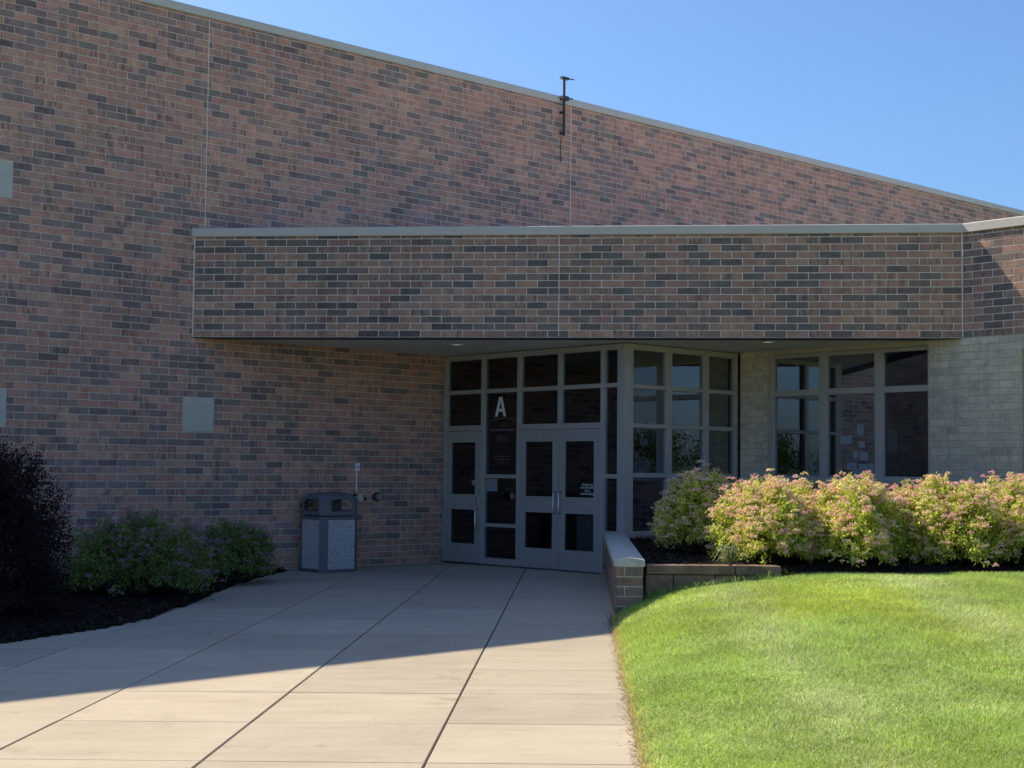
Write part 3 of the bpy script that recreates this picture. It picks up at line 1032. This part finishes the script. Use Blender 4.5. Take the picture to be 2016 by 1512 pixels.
# end facing the lawn: outward -x
ec = []
for nrow in range(6):
    z = cw_top - (nrow + 0.5) * C
    if nrow % 2 == 0:
        ec += [(0.05, z, 0.0877, C - J), (0.05 + 0.0486 + 0.0978, z, 0.186, C - J)]
    else:
        ec += [(0.1465, z, 0.283, C - J)]
lay_bricks(chk, ec, 'brown', 0, y=0.0, rz=-math.pi / 2, loc=(0.008, 0.0, 0), rest_name="end_bricks")
cells = bond(0.0, cw_len, 0.45, cw_top, 0.0, cw_top)
lay_bricks(chk, cells, 'brown', 0, y=0.0, loc=(0, -cw + 0.008, 0), rest_name="planter_side_bricks")
x = -0.012
while x < cw_len - 0.1:
    ln = min(0.62, cw_len - x)
    pts = [(0.014, cw_top + 0.001), (0.014, cw_top + 0.07), (-cw / 2, cw_top + 0.098), (-cw - 0.014, cw_top + 0.07), (-cw - 0.014, cw_top + 0.001)]
    MB().xprism(pts, x + 0.002, x + ln - 0.002).obj("coping_stone", M['cop_stone'], chk, bev=0.005)
    x += ln

rw = empty("block_retaining_wall", (1.40, 15.62, 0.0), R(1.0), "dark rough block retaining wall edging the raised planting bed", "wall")
MB().box(0.02, 1.42, 0.06, 0.26, 0.0, 0.60).obj("backfill", M['retaining'], rw)
for row in range(3):
    z1 = 0.635 if row == 0 else 0.535 - (row - 1) * 0.2
    hb = 0.10 if row == 0 else 0.2
    x = 0.02 - (0.0 if row % 2 == 0 else 0.18) + (0.004 if row else 0)
    lens = [0.93, 0.5] if row == 0 else [0.46, 0.44, 0.47, 0.4]
    for L_ in lens:
        xa, xb = max(x, 0.012), min(x + L_, 1.43)
        if xb - xa > 0.05:
            mb = MB()
            q = random.uniform(-0.008, 0.008) - (0.025 if row == 0 else 0)
            mb.box(xa + 0.003, xb - 0.004, q, 0.22, z1 - hb + 0.005, z1 - 0.002)
            o = mb.obj("retaining_block", M['retaining'], rw, bev=0.008)
        x += L_

# ------------------------------------------------------------------ lawn
def sstep(a, b, x):
    k = np.clip((x - a) / (b - a), 0, 1)
    return k * k * (3 - 2 * k)


def walk_uv(x, y):
    dx, dy = x - WX, y - WY
    return dx * WA.x + dy * WA.y, dx * WL.x + dy * WL.y


EDGE = G4 - 0.05          # right edge of the walk, across


def lawn_z(x, y):
    a, l = walk_uv(x, y)
    s = np.maximum(a - EDGE, 0)
    rise = 0.42 * (1 - np.exp(-s / 0.8)) * (0.12 + 0.88 * sstep(7.0, 15.4, y))
    lump = 0.012 * np.sin(x * 3.1 + 1) * np.sin(y * 2.3) + 0.01 * np.sin(x * 1.3 + y * 1.9)
    far = np.maximum(s - 6, 0) * 0.0
    return gz(x, y) + 0.012 + 0.035 * sstep(0, 0.12, s) + rise + lump * sstep(0, 0.6, s) + far


def lawn_back(x):
    """y where the lawn stops at the planting bed"""
    return np.where(x < 2.75, 15.64, 15.75 + 0.30 * sstep(2.7, 4.4, x) - 0.15 * sstep(4.6, 6.5, x))


na, nl = 90, 110
aa = np.concatenate([np.linspace(-0.012, 1.2, 40), np.linspace(1.26, 22, na - 40)])
ll = np.linspace(-14, 9.0, nl)
A_, L_ = np.meshgrid(aa, ll)
X = WX + (A_ + EDGE) * WA.x + L_ * WL.x
Y = WY + (A_ + EDGE) * WA.y + L_ * WL.y
Y2 = np.minimum(Y, lawn_back(X) + 0.12)
Z = lawn_z(X, Y2) - 0.006
V = np.stack([X, Y2, Z], -1).reshape(-1, 3)
idx = np.arange(na * nl).reshape(nl, na)
Q = np.stack([idx[:-1, :-1], idx[:-1, 1:], idx[1:, 1:], idx[1:, :-1]], -1).reshape(-1, 4)
yy = Y.reshape(-1)
keep = ~((Y.reshape(-1)[Q] > (lawn_back(X) + 0.30).reshape(-1)[Q]).all(1))
tag(link("lawn", np_mesh("lawn", V, None, M['soil'], quads=Q[keep], smooth=True)), kind="structure")


def vnoise(x, y, sc, seed):
    r = np.random.default_rng(seed)
    g = r.random((64, 64))
    u, v = x * sc + 100, y * sc + 100
    i, j = np.floor(u).astype(int), np.floor(v).astype(int)
    fu, fv = u - i, v - j
    fu, fv = fu * fu * (3 - 2 * fu), fv * fv * (3 - 2 * fv)
    G = lambda a_, b_: g[a_ % 64, b_ % 64]
    return (G(i, j) * (1 - fu) + G(i + 1, j) * fu) * (1 - fv) + (G(i, j + 1) * (1 - fu) + G(i + 1, j + 1) * fu) * fv


def blades():
    N = 1380000
    a = rng.random(N) * 11.5 - 0.015
    l = rng.random(N) * 9.2 - 1.3
    x = WX + (a + EDGE) * WA.x + l * WL.x
    y = WY + (a + EDGE) * WA.y + l * WL.y
    k = (y < lawn_back(x) + 0.04) & ~((x > 1.05) & (x < 1.41) & (y > 15.49)) & ((x / y) < 0.72) & (y > 6.6)
    dens = np.clip(9.0 / y, 0.35, 1.0)
    k &= rng.random(N) < dens * np.where(x / y < 0.41, 1.0, 0.6)
    # clumpy growth
    k &= rng.random(N) < 0.55 + 0.6 * vnoise(x, y, 9, 3)
    x, y, a = x[k], y[k], a[k]
    n = len(x)
    z = lawn_z(x, y)
    cl = vnoise(x, y, 2.1, 11)
    cl2 = vnoise(x, y, 0.75, 12)
    h = rng.uniform(0.016, 0.038, n) * (0.8 + 0.5 * cl)
    edge_wall = (y > lawn_back(x) - 0.13) & (x < 2.9)
    h = np.where(edge_wall, h * rng.uniform(1.3, 3.4, n), h)
    wd = rng.uniform(0.0018, 0.0034, n) * np.clip(y / 9.5, 0.9, 1.6)
    # mowing passes run beside the walk, the blades lie towards or away
    pas = np.where(a < 1.15, -1.0, np.where(a < 2.65, 1.0, np.where(a < 4.1, -1.0, 1.0)))
    swirl = vnoise(x, y, 1.3, 5) * 2 - 1
    th = rng.random(n) * 2 * np.pi
    lean = h * rng.uniform(0.6, 1.9, n)
    dx = np.cos(th) * lean * 0.8 + WL.x * pas * h * 0.45 + swirl * h * 0.3
    dy = np.sin(th) * lean * 0.8 + WL.y * pas * h * 0.45
    sa = rng.random(n) * np.pi
    sx, sy = np.cos(sa) * wd, np.sin(sa) * wd
    b0 = np.stack([x - sx, y - sy, z - 0.004], 1)
    b1 = np.stack([x + sx, y + sy, z - 0.004], 1)
    m0 = np.stack([x - sx * .75 + dx * .35, y - sy * .75 + dy * .35, z + h * .62], 1)
    m1 = np.stack([x + sx * .75 + dx * .35, y + sy * .75 + dy * .35, z + h * .62], 1)
    tp_ = np.stack([x + dx, y + dy, z + h * .95], 1)
    near = y < 10.5
    V = np.concatenate([b0, b1, m0, m1, tp_])
    i = np.arange(n)
    ne = i[near]
    fa = i[~near]
    T = np.concatenate([np.stack([ne + 2 * n, ne + 3 * n, ne + 4 * n], 1), np.stack([fa, fa + n, fa + 4 * n], 1)])
    Q = np.stack([ne, ne + n, ne + 3 * n, ne + 2 * n], 1)
    g0 = np.array([0.33, 0.46, 0.10])
    g1 = np.array([0.44, 0.52, 0.06])
    pale = np.array([0.56, 0.62, 0.31])
    straw = np.array([0.56, 0.42, 0.22])
    blue = np.array([0.30, 0.41, 0.15])
    viv = sstep(0.25, 0.75, cl2) * np.where(pas > 0, 1.0, 0.35)
    col = g0 + (g1 - g0) * np.clip(viv + rng.normal(0, 0.15, n), 0, 1)[:, None]
    bl = np.where(pas < 0, 0.35, 0.08) * (1 - cl)
    col = col + (blue - col) * np.clip(bl, 0, 1)[:, None]
    streak = np.exp(-((a - 1.18) / 0.26) ** 2) * 0.42 + np.exp(-((a - 2.95) / 0.3) ** 2) * 0.5
    pl = streak * (0.4 + 0.9 * vnoise(x, y, 1.6, 21)) + 0.10 + 0.22 * sstep(0.5, 0.9, vnoise(x, y, 1.1, 23))
    pk = rng.random(n) < pl
    col[pk] = pale * rng.uniform(0.8, 1.15, (pk.sum(), 1))
    sk = rng.random(n) < (0.015 + 0.75 * np.exp(-np.maximum(a, 0) / 0.035))
    col[sk] = straw * rng.uniform(0.7, 1.2, (sk.sum(), 1))
    col *= rng.uniform(0.8, 1.2, (n, 1)) * (0.94 + 0.32 * vnoise(x, y, 3.7, 31))[:, None] * (0.95 + 0.18 * vnoise(x, y, 1.2, 33))[:, None]
    cols = np.concatenate([col * .92, col * .92, col, col, col * 1.05])
    me = np_mesh("grass", V, T, M['grass'], cols, quads=Q)
    tag(link("grass", me), "short mown green grass covering the sloping lawn", "grass", kind="stuff")


blades()


def clippings():
    n = 1300
    a = EDGE - np.abs(rng.normal(0, 0.035, n)) + 0.01
    l = rng.uniform(-1.5, 7.2, n)
    x = WX + a * WA.x + l * WL.x
    y = WY + a * WA.y + l * WL.y
    z = gz(x, y) + 0.004 + rng.random(n) * 0.012
    th = rng.random(n) * 6.283
    le, wi = rng.uniform(0.008, 0.03, n), rng.uniform(0.0015, 0.003, n)
    dx, dy = np.cos(th), np.sin(th)
    V = np.concatenate([np.stack([x + i * dx * le - j * dy * wi, y + i * dy * le + j * dx * wi, z + i * 0.004], 1) for i, j in ((-1, -1), (1, -1), (1, 1), (-1, 1))])
    k = np.arange(n)
    c = np.array([[0.40, 0.29, 0.15]]) * rng.uniform(0.35, 1.2, (n, 1))
    me = np_mesh("clippings", V, None, M['grass'], np.tile(c, (4, 1)), quads=np.stack([k, k + n, k + 2 * n, k + 3 * n], 1))
    tag(link("grass_clippings", me), "dry straw coloured clippings along the lawn's edge on the walk", "clippings", kind="stuff")


clippings()

# ------------------------------------------------------------------ planting beds
def bed_sheet(name, outline_pts, zfun, res, label):
    """grid sheet clipped to an outline (even-odd)"""
    P_ = np.array(outline_pts)
    x0, y0 = P_.min(0)
    x1, y1 = P_.max(0)
    xs = np.arange(x0, x1 + res, res)
    ys = np.arange(y0, y1 + res, res)
    X, Y = np.meshgrid(xs, ys)

    def inside(x, y):
        c = np.zeros_like(x, bool)
        for i in range(len(P_)):
            (xa, ya), (xb, yb) = P_[i], P_[i - 1]
            c ^= ((ya > y) != (yb > y)) & (x < (xb - xa) * (y - ya) / (yb - ya + 1e-12) + xa)
        return c
    ins = inside(X, Y)
    # distance to outline
    D = np.full(X.shape, 9.0)
    for i in range(len(P_)):
        a_, b_ = P_[i - 1], P_[i]
        ab = b_ - a_
        t = np.clip(((X - a_[0]) * ab[0] + (Y - a_[1]) * ab[1]) / (ab @ ab), 0, 1)
        D = np.minimum(D, np.hypot(X - a_[0] - t * ab[0], Y - a_[1] - t * ab[1]))
    D = np.where(ins, D, -D)
    Z = zfun(X, Y, D) + rng.normal(0, 0.008, X.shape)
    n1, n0 = X.shape
    idx = np.arange(n1 * n0).reshape(n1, n0)
    Q = np.stack([idx[:-1, :-1], idx[:-1, 1:], idx[1:, 1:], idx[1:, :-1]], -1).reshape(-1, 4)
    k = (D.reshape(-1)[Q] > -res * 0.7).all(1)
    me = np_mesh(name, np.stack([X, Y, Z], -1).reshape(-1, 3), None, M['chips'], quads=Q[k])
    o = tag(link(name, me), kind="structure")
    # loose chips
    n = int(ins.sum() * res * res * 420)
    cx, cy = rng.uniform(x0, x1, n * 3), rng.uniform(y0, y1, n * 3)
    kk = inside(cx, cy)
    cx, cy = cx[kk], cy[kk]
    gi = np.clip(((cx - x0) / res).astype(int), 0, n0 - 1)
    gj_ = np.clip(((cy - y0) / res).astype(int), 0, n1 - 1)
    cz = Z[gj_, gi] + 0.006
    n = len(cx)
    th = rng.random(n) * 6.283
    le, wi = rng.uniform(0.012, 0.045, n), rng.uniform(0.004, 0.012, n)
    dz = rng.normal(0, 0.012, n)
    ux, uy = np.cos(th), np.sin(th)
    V = np.concatenate([np.stack([cx + sx * ux * le - sy * uy * wi, cy + sx * uy * le + sy * ux * wi, cz + sx * dz + 0.004], 1) for sx, sy in ((-1, -1), (1, -1), (1, 1), (-1, 1))])
    i = np.arange(n)
    Q = np.stack([i, i + n, i + 2 * n, i + 3 * n], 1)
    c1 = rng.uniform(0.4, 1.8, (n, 1)) * np.array([[0.022, 0.017, 0.014]])
    o = link(name + "_chips", np_mesh("chips", V, None, M['leaf'], np.tile(c1, (4, 1)), quads=Q))
    tag(o, label, "mulch", kind="stuff")


wl = lambda t, v: tuple(W(t, v)[:2])
bed_sheet("mulch_bed", [(-4.57 - 1.2, 11.2), (-4.57, 13.47), (-3.98, 14.75), (-3.78, 15.6), (-3.70, 17.2), (-3.72, 18.8), (-3.66, 20.3), (-3.55, 21.6), (-3.41, 22.55), wl(1.75, 0.0), wl(-9, 0.0), (-12, 11.2)],
          lambda x, y, d: gz(x, y) + 0.004 + 0.03 * sstep(-0.03, 0.06, d) + 0.06 * sstep(0.05, 0.9, d), 0.07, "dark wood mulch chips in the bed along the tall brick wall")
bed_sheet("mulch_bed", [(1.40, 15.7), (2.76, 15.7), (2.85, 15.62), (3.6, 15.85), (4.4, 15.95), (5.2, 15.9), (6.5, 15.75), (10, 15.7), (10.6, 15.9), wl(TW - 0.01, VC + 0.02), wl(TD + 0.1, VC + 0.02), (1.45, 21.6)],
          lambda x, y, d: 0.60 - 0.09 * sstep(2.6, 3.1, x) * (1 - sstep(0.0, 0.45, d)) + 0.02 * sstep(0, 0.5, d), 0.07, "dark wood mulch chips in the raised bed behind the retaining wall")


# ------------------------------------------------------------------ shrubs
def leaf_quads(pos, direc, size, width, cols, r, facing=None):
    """diamond leaves: pos base, direc unit"""
    n = len(pos)
    rnd = r.normal(size=(n, 3)) * 0.75 + (facing if facing is not None else 0.0)
    side = np.cross(direc, rnd)
    side /= np.linalg.norm(side, axis=1, keepdims=True) + 1e-9
    tip = pos + direc * size[:, None]
    mid = pos + direc * (size * 0.5)[:, None]
    nrm = np.cross(direc, side)
    mid = mid + nrm * (size * 0.06)[:, None]
    V = np.concatenate([pos, mid - side * (width / 2)[:, None], tip, mid + side * (width / 2)[:, None]])
    i = np.arange(n)
    Q = np.stack([i, i + n, i + 2 * n, i + 3 * n], 1)
    return V, Q, np.tile(cols, (4, 1))


def spirea(name, loc, rx, ry, hgt, seed, label, group, tone='gold', shoots=330, flower=0.68, leaf=0.050, dens=50, rz=None):
    r = np.random.default_rng(seed)
    root = empty(name, loc, r.uniform(0, 6.28) if rz is None else rz, label, "shrub", group)
    n = shoots
    ph = r.random(n) * 2 * np.pi
    ct = r.random(n) ** 0.8
    el = np.arcsin(np.clip(ct * 1.02 - 0.02, -0.05, 1))
    lum = 1 + 0.16 * np.sin(3 * ph + r.random() * 6) * np.cos(el) + 0.10 * np.sin(5 * ph + 4 * el + r.random() * 6) + r.normal(0, 0.032, n)
    tip = np.stack([rx * lum * np.cos(el) * np.cos(ph), ry * lum * np.cos(el) * np.sin(ph), 0.10 + (hgt - 0.1) * np.sin(np.maximum(el, 0)) * lum + 0.0], 1)
    tip[:, 2] = np.maximum(tip[:, 2], 0.06)
    base = np.stack([r.normal(0, 0.08, n), r.normal(0, 0.08, n), np.zeros(n)], 1)
    ctl = base + (tip - base) * 0.45 + np.stack([np.zeros(n), np.zeros(n), 0.28 * hgt * np.ones(n)], 1)

    def bez(t):
        return ((1 - t) ** 2)[..., None] * base[:, None] + (2 * t * (1 - t))[..., None] * ctl[:, None] + (t ** 2)[..., None] * tip[:, None]
    # leaves along the outer part of every shoot
    K = dens
    t = np.clip(r.uniform(0.52, 1.0, (n, K)) ** 0.75, 0, 1)
    P_ = bez(t).reshape(-1, 3) + r.normal(0, 0.026, (n * K, 3))
    ax = (tip - ctl)
    ax /= np.linalg.norm(ax, axis=1, keepdims=True)
    out = np.repeat(ax, K, 0) * 0.3 + r.normal(0, 0.7, (n * K, 3)) + np.array([0, 0, 0.05])
    out /= np.linalg.norm(out, axis=1, keepdims=True)
    if tone == 'gold':
        pal = np.array([[0.62, 0.68, 0.11], [0.75, 0.75, 0.14], [0.50, 0.60, 0.11], [0.34, 0.44, 0.10], [0.74, 0.62, 0.20]])
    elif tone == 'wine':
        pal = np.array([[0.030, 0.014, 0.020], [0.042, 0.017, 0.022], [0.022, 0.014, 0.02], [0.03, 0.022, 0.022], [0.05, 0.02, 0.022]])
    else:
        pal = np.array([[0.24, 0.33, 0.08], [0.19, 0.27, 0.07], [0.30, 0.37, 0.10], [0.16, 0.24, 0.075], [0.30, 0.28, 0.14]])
    pick = r.choice(5, n * K, p=[.3, .2, .25, .17, .08])
    c = pal[pick] * r.uniform(0.75, 1.2, (n * K, 1))
    sz = r.uniform(0.6, 1.2, n * K) * leaf
    V, Q, Cc = leaf_quads(P_, out, sz, sz * r.uniform(0.36, 0.5, n * K), c, r, np.repeat(ax, K, 0) * 0.4 + np.array([0, 0, 1.15]))
    link("foliage", np_mesh("foliage", V, None, M['leaf'], Cc, quads=Q), root)
    # stems
    st = MB()
    for i in range(0, n, 5):
        tt = np.array([0.0, 0.35, 0.7, 0.97])
        pts = [tuple((1 - q) ** 2 * base[i] + 2 * q * (1 - q) * ctl[i] + q * q * tip[i]) for q in tt]
        st.tube(pts, [0.006, 0.005, 0.004, 0.002], 4, False)
    st.obj("stems", M['stem'], root)
    if flower > 0:
        upness = np.clip(np.sin(np.maximum(el, 0)) * 1.1 + 0.22, 0, 1)
        fk = r.random(n) < flower * upness ** 0.55
        ft = tip[fk]
        # a second round of side clusters
        ex = ft[r.random(len(ft)) < 0.75] + 0
        ex = ex + r.normal(0, 0.05, ex.shape)
        ft = np.concatenate([ft, ex])
        m_ = len(ft)
        KF = 34
        rad = r.uniform(0.028, 0.06, m_)
        rr = np.sqrt(r.random((m_, KF))) * rad[:, None]
        pa = r.random((m_, KF)) * 6.283
        dome = 0.018 * (1 - (rr / rad[:, None]) ** 2)
        P_ = ft[:, None] + np.stack([rr * np.cos(pa), rr * np.sin(pa), dome + 0.018 + r.normal(0, 0.004, (m_, KF))], -1)
        P_ = P_.reshape(-1, 3)
        d_ = r.normal(0, 0.8, P_.shape) + np.array([0, 0, 0.15])
        d_ /= np.linalg.norm(d_, axis=1, keepdims=True)
        if tone == 'gold':
            fp = np.array([[0.90, 0.62, 0.50], [0.86, 0.48, 0.48], [0.92, 0.74, 0.46], [0.84, 0.70, 0.38]])
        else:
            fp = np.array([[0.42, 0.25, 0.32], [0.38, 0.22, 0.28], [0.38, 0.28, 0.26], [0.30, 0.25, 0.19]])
        head = np.repeat(r.choice(4, m_, p=[.35, .2, .28, .17]), KF)
        cf = fp[head] * r.uniform(0.75, 1.2, (m_ * KF, 1))
        s2 = r.uniform(0.013, 0.023, m_ * KF)
        V, Q, Cc = leaf_quads(P_, d_, s2, s2 * 0.8, cf, r, np.array([0, 0, 0.9]))
        link("flowers", np_mesh("flowers", V, None, M['flower'], Cc, quads=Q), root)
    return root


GR = "flowering shrubs in the raised bed"
spirea("spirea_shrub", (2.30, 18.25, 0.60), 0.60, 0.62, 0.93, 1, "shaded flowering shrub close to the glazed vestibule corner", GR, shoots=360)
for k, (x, y, rx_, ry_, h_, lab) in enumerate((
        (2.86, 16.72, 0.56, 0.84, 0.90, "sunlit pink and gold flowering shrub behind the retaining wall's end"),
        (3.84, 16.85, 0.60, 0.92, 0.94, "sunlit pink and gold flowering shrub in front of the office window"),
        (4.82, 16.95, 0.60, 0.92, 0.93, "sunlit pink and gold flowering shrub in front of the cream pier's window edge"),
        (5.74, 16.92, 0.58, 0.92, 0.95, "sunlit flowering shrub standing before the cream pier"),
        (6.75, 16.90, 0.62, 0.90, 0.94, "sunlit flowering shrub just beyond the cream pier"),
        (7.75, 16.75, 0.60, 0.85, 0.92, "last sunlit flowering shrub before the far wing window"))):
    spirea("spirea_shrub", (x, y, 0.55), rx_, ry_, h_, 2 + k, lab, GR, shoots=600, rz=0.2 * ((k * 7) % 3 - 1))
spirea("spirea_shrub", (3.36, 17.6, 0.58), 0.5, 0.5, 0.88, 8, "flowering shrub filling the row behind, beneath the office window", GR, shoots=300)
spirea("spirea_shrub", (-4.46, 17.85, 0.06), 0.90, 0.78, 0.93, 11, "broad shaded green shrub with mauve flowers by the tall brick wall", "shrubs along the tall brick wall", 'green', 460, 0.42, 0.046)
spirea("spirea_shrub", (-3.74, 20.3, 0.08), 0.66, 0.55, 0.74, 12, "small shaded green shrub between the broad shrub and the bin", "shrubs along the tall brick wall", 'green', 320, 0.34, 0.046)
spirea("burgundy_shrub", (-5.42, 15.25, 0.05), 0.92, 0.92, 1.74, 13, "large dark burgundy shrub in the mulch bed by the tall wall", None, 'wine', 1100, 0.0, 0.042, 60)

# upright leafy plant behind the shrubs
def sprigs(loc, seed):
    r = np.random.default_rng(seed)
    root = empty("leafy_perennial", loc, 0, "upright green leafy perennial below the office window", "plant")
    st = MB()
    P_, D_ = [], []
    for k in range(11):
        b = np.array([r.uniform(-0.3, 0.3), r.uniform(-0.15, 0.15), 0])
        tip = b + np.array([r.normal(0, 0.05), r.normal(0, 0.05), r.uniform(0.78, 1.0)])
        st.tube([tuple(b), tuple((b + tip) / 2 + r.normal(0, 0.01, 3)), tuple(tip)], [0.006, 0.005, 0.003], 5)
        for q in range(46):
            t = r.uniform(0.25, 1)
            an = r.random() * 6.283
            P_.append(b + (tip - b) * t)
            D_.append([math.cos(an), math.sin(an), r.uniform(0.1, 0.8)])
    P_, D_ = np.array(P_), np.array(D_)
    D_ /= np.linalg.norm(D_, axis=1, keepdims=True)
    s = r.uniform(0.045, 0.075, len(P_))
    c = np.array([[0.06, 0.12, 0.05]]) * r.uniform(0.7, 1.5, (len(P_), 1))
    V, Q, Cc = leaf_quads(P_, D_, s, s * 0.28, c, r)
    link("leaves", np_mesh("leaves", V, None, M['leaf'], Cc, quads=Q), root)
    st.obj("stem", M['stem'], root)


sprigs((4.60, 18.4, 0.60), 3)


def weed(loc, seed, size, nb, label, group=None, col=(0.12, 0.19, 0.05), droop=0.6):
    r = np.random.default_rng(seed)
    V, T, Cc = [], [], []
    for k in range(nb):
        an, ln = r.random() * 6.283, size * r.uniform(0.6, 1.2)
        sp_ = r.uniform(0.2, 0.9)
        d = np.array([math.cos(an), math.sin(an), 0])
        s = np.array([-d[1], d[0], 0]) * 0.006 * (size / 0.3 + 0.4)
        p0 = np.array([0, 0, 0.0])
        p1 = d * ln * 0.4 * sp_ + np.array([0, 0, ln * 0.6])
        p2 = d * ln * 0.95 * sp_ + np.array([0, 0, ln * (0.75 - droop * sp_ * 0.7)])
        n0 = len(V)
        V += [p0 - s, p0 + s, p1 - s * .7, p1 + s * .7, p2]
        T += [(n0, n0 + 1, n0 + 3), (n0, n0 + 3, n0 + 2), (n0 + 2, n0 + 3, n0 + 4)]
        c = np.array(col) * r.uniform(0.7, 1.3)
        Cc += [c] * 5
    o = link("weed_tuft", np_mesh("weed_tuft", np.array(V), T, M['leaf'], np.array(Cc)), None, loc)
    tag(o, label, "weed", group)


weed((2.30, 15.66, 0.62), 1, 0.34, 46, "pale grass weed tuft spilling over the block retaining wall", None, (0.20, 0.24, 0.11), 1.3)
for k, (x, y) in enumerate(((-3.90, 15.0), (-3.78, 16.5), (-3.74, 17.3), (-3.70, 18.1), (-3.82, 15.9))):
    weed((x, y, gz(x, y) + 0.02), 30 + k, 0.11, 14, "tiny weed sprouting at the mulch edge beside the walk", "weeds along the mulch edge", (0.09, 0.13, 0.05), 0.4)
weed((1.02, 15.15, 0.06), 50, 0.2, 9, "dry grass wisp at the front of the cheek wall", None, (0.4, 0.36, 0.25), 0.2)

# dead leaves and bits on the walk
leaf_me = MB().add([(-0.03, 0, 0.004), (0, -0.012, 0.012), (0.032, 0.002, 0.006), (0.002, 0.013, 0.01)], [(0, 1, 2, 3)]).mesh("dead_leaf", M['stem'])
for k in range(9):
    a_, l_ = random.uniform(-3.2, 1.15), random.uniform(2.0, 13.0)
    w_ = Vector((WX, WY, 0)) + WA * a_ + WL * l_
    o = link("dead_leaf", leaf_me, None, (w_.x, w_.y, gz(w_.x, w_.y) + 0.003), random.uniform(0, 6))
    s_ = random.uniform(0.35, 0.7)
    o.scale = (s_, s_, s_)
    tag(o, "tiny dead leaf lying on the concrete walk", "leaf", "dead leaves on the walk")


# ------------------------------------------------------------------ trees across the grounds (seen mirrored in the glass)
def tree(loc, h, rad, seed, label):
    r = np.random.default_rng(seed)
    root = empty("shade_tree", loc, 0, label, "tree", "trees across the grounds")
    tk = MB()
    tk.tube([(0, 0, 0), (0.05, 0, h * 0.3), (0, 0.05, h * 0.75)], [0.16, 0.12, 0.04], 8)
    for k in range(6):
        an = k * 1.05 + r.random()
        z0 = h * r.uniform(0.25, 0.5)
        tk.tube([(0, 0, z0), (math.cos(an) * rad * 0.4, math.sin(an) * rad * 0.4, z0 + h * 0.15), (math.cos(an) * rad * 0.75, math.sin(an) * rad * 0.75, z0 + h * 0.24)], [0.06, 0.04, 0.015], 6)
    tk.obj("trunk", M['bark'], root)
    nc = 46
    d = r.normal(size=(nc, 3))
    d /= np.linalg.norm(d, axis=1, keepdims=True)
    cc = d * (r.random((nc, 1)) ** 0.4) * np.array([rad, rad, h * 0.36]) + np.array([0, 0, h * 0.62])
    K = 60
    P_ = (cc[:, None] + r.normal(0, rad * 0.15, (nc, K, 3))).reshape(-1, 3)
    D_ = r.normal(size=P_.shape)
    D_ /= np.linalg.norm(D_, axis=1, keepdims=True)
    s = r.uniform(0.16, 0.3, len(P_))
    c = np.array([[0.05, 0.085, 0.025]]) * r.uniform(0.6, 1.4, (len(P_), 1))
    V, Q, Cc = leaf_quads(P_, D_, s, s * 0.6, c, r)
    link("crown", np_mesh("crown", V, None, M['leaf'], Cc, quads=Q), root)


for k, (x, y, h, rd) in enumerate(((-26, -70, 5.6, 2.6), (-20, -74, 4.0, 2.4), (-14, -71, 4.8, 2.5), (-9.5, -74, 4.4, 2.3), (-4.5, -72, 5.4, 2.7))):
    tree((x, y, -0.14), h, rd, 70 + k, ["spreading shade tree mirrored in the office window, tallest of the row", "low round tree mirrored in the office window glass",
                                        "mid sized tree mirrored between office window and vestibule glass", "small round tree mirrored in the vestibule glass", "broad shade tree at the row's end mirrored in vestibule glass"][k])
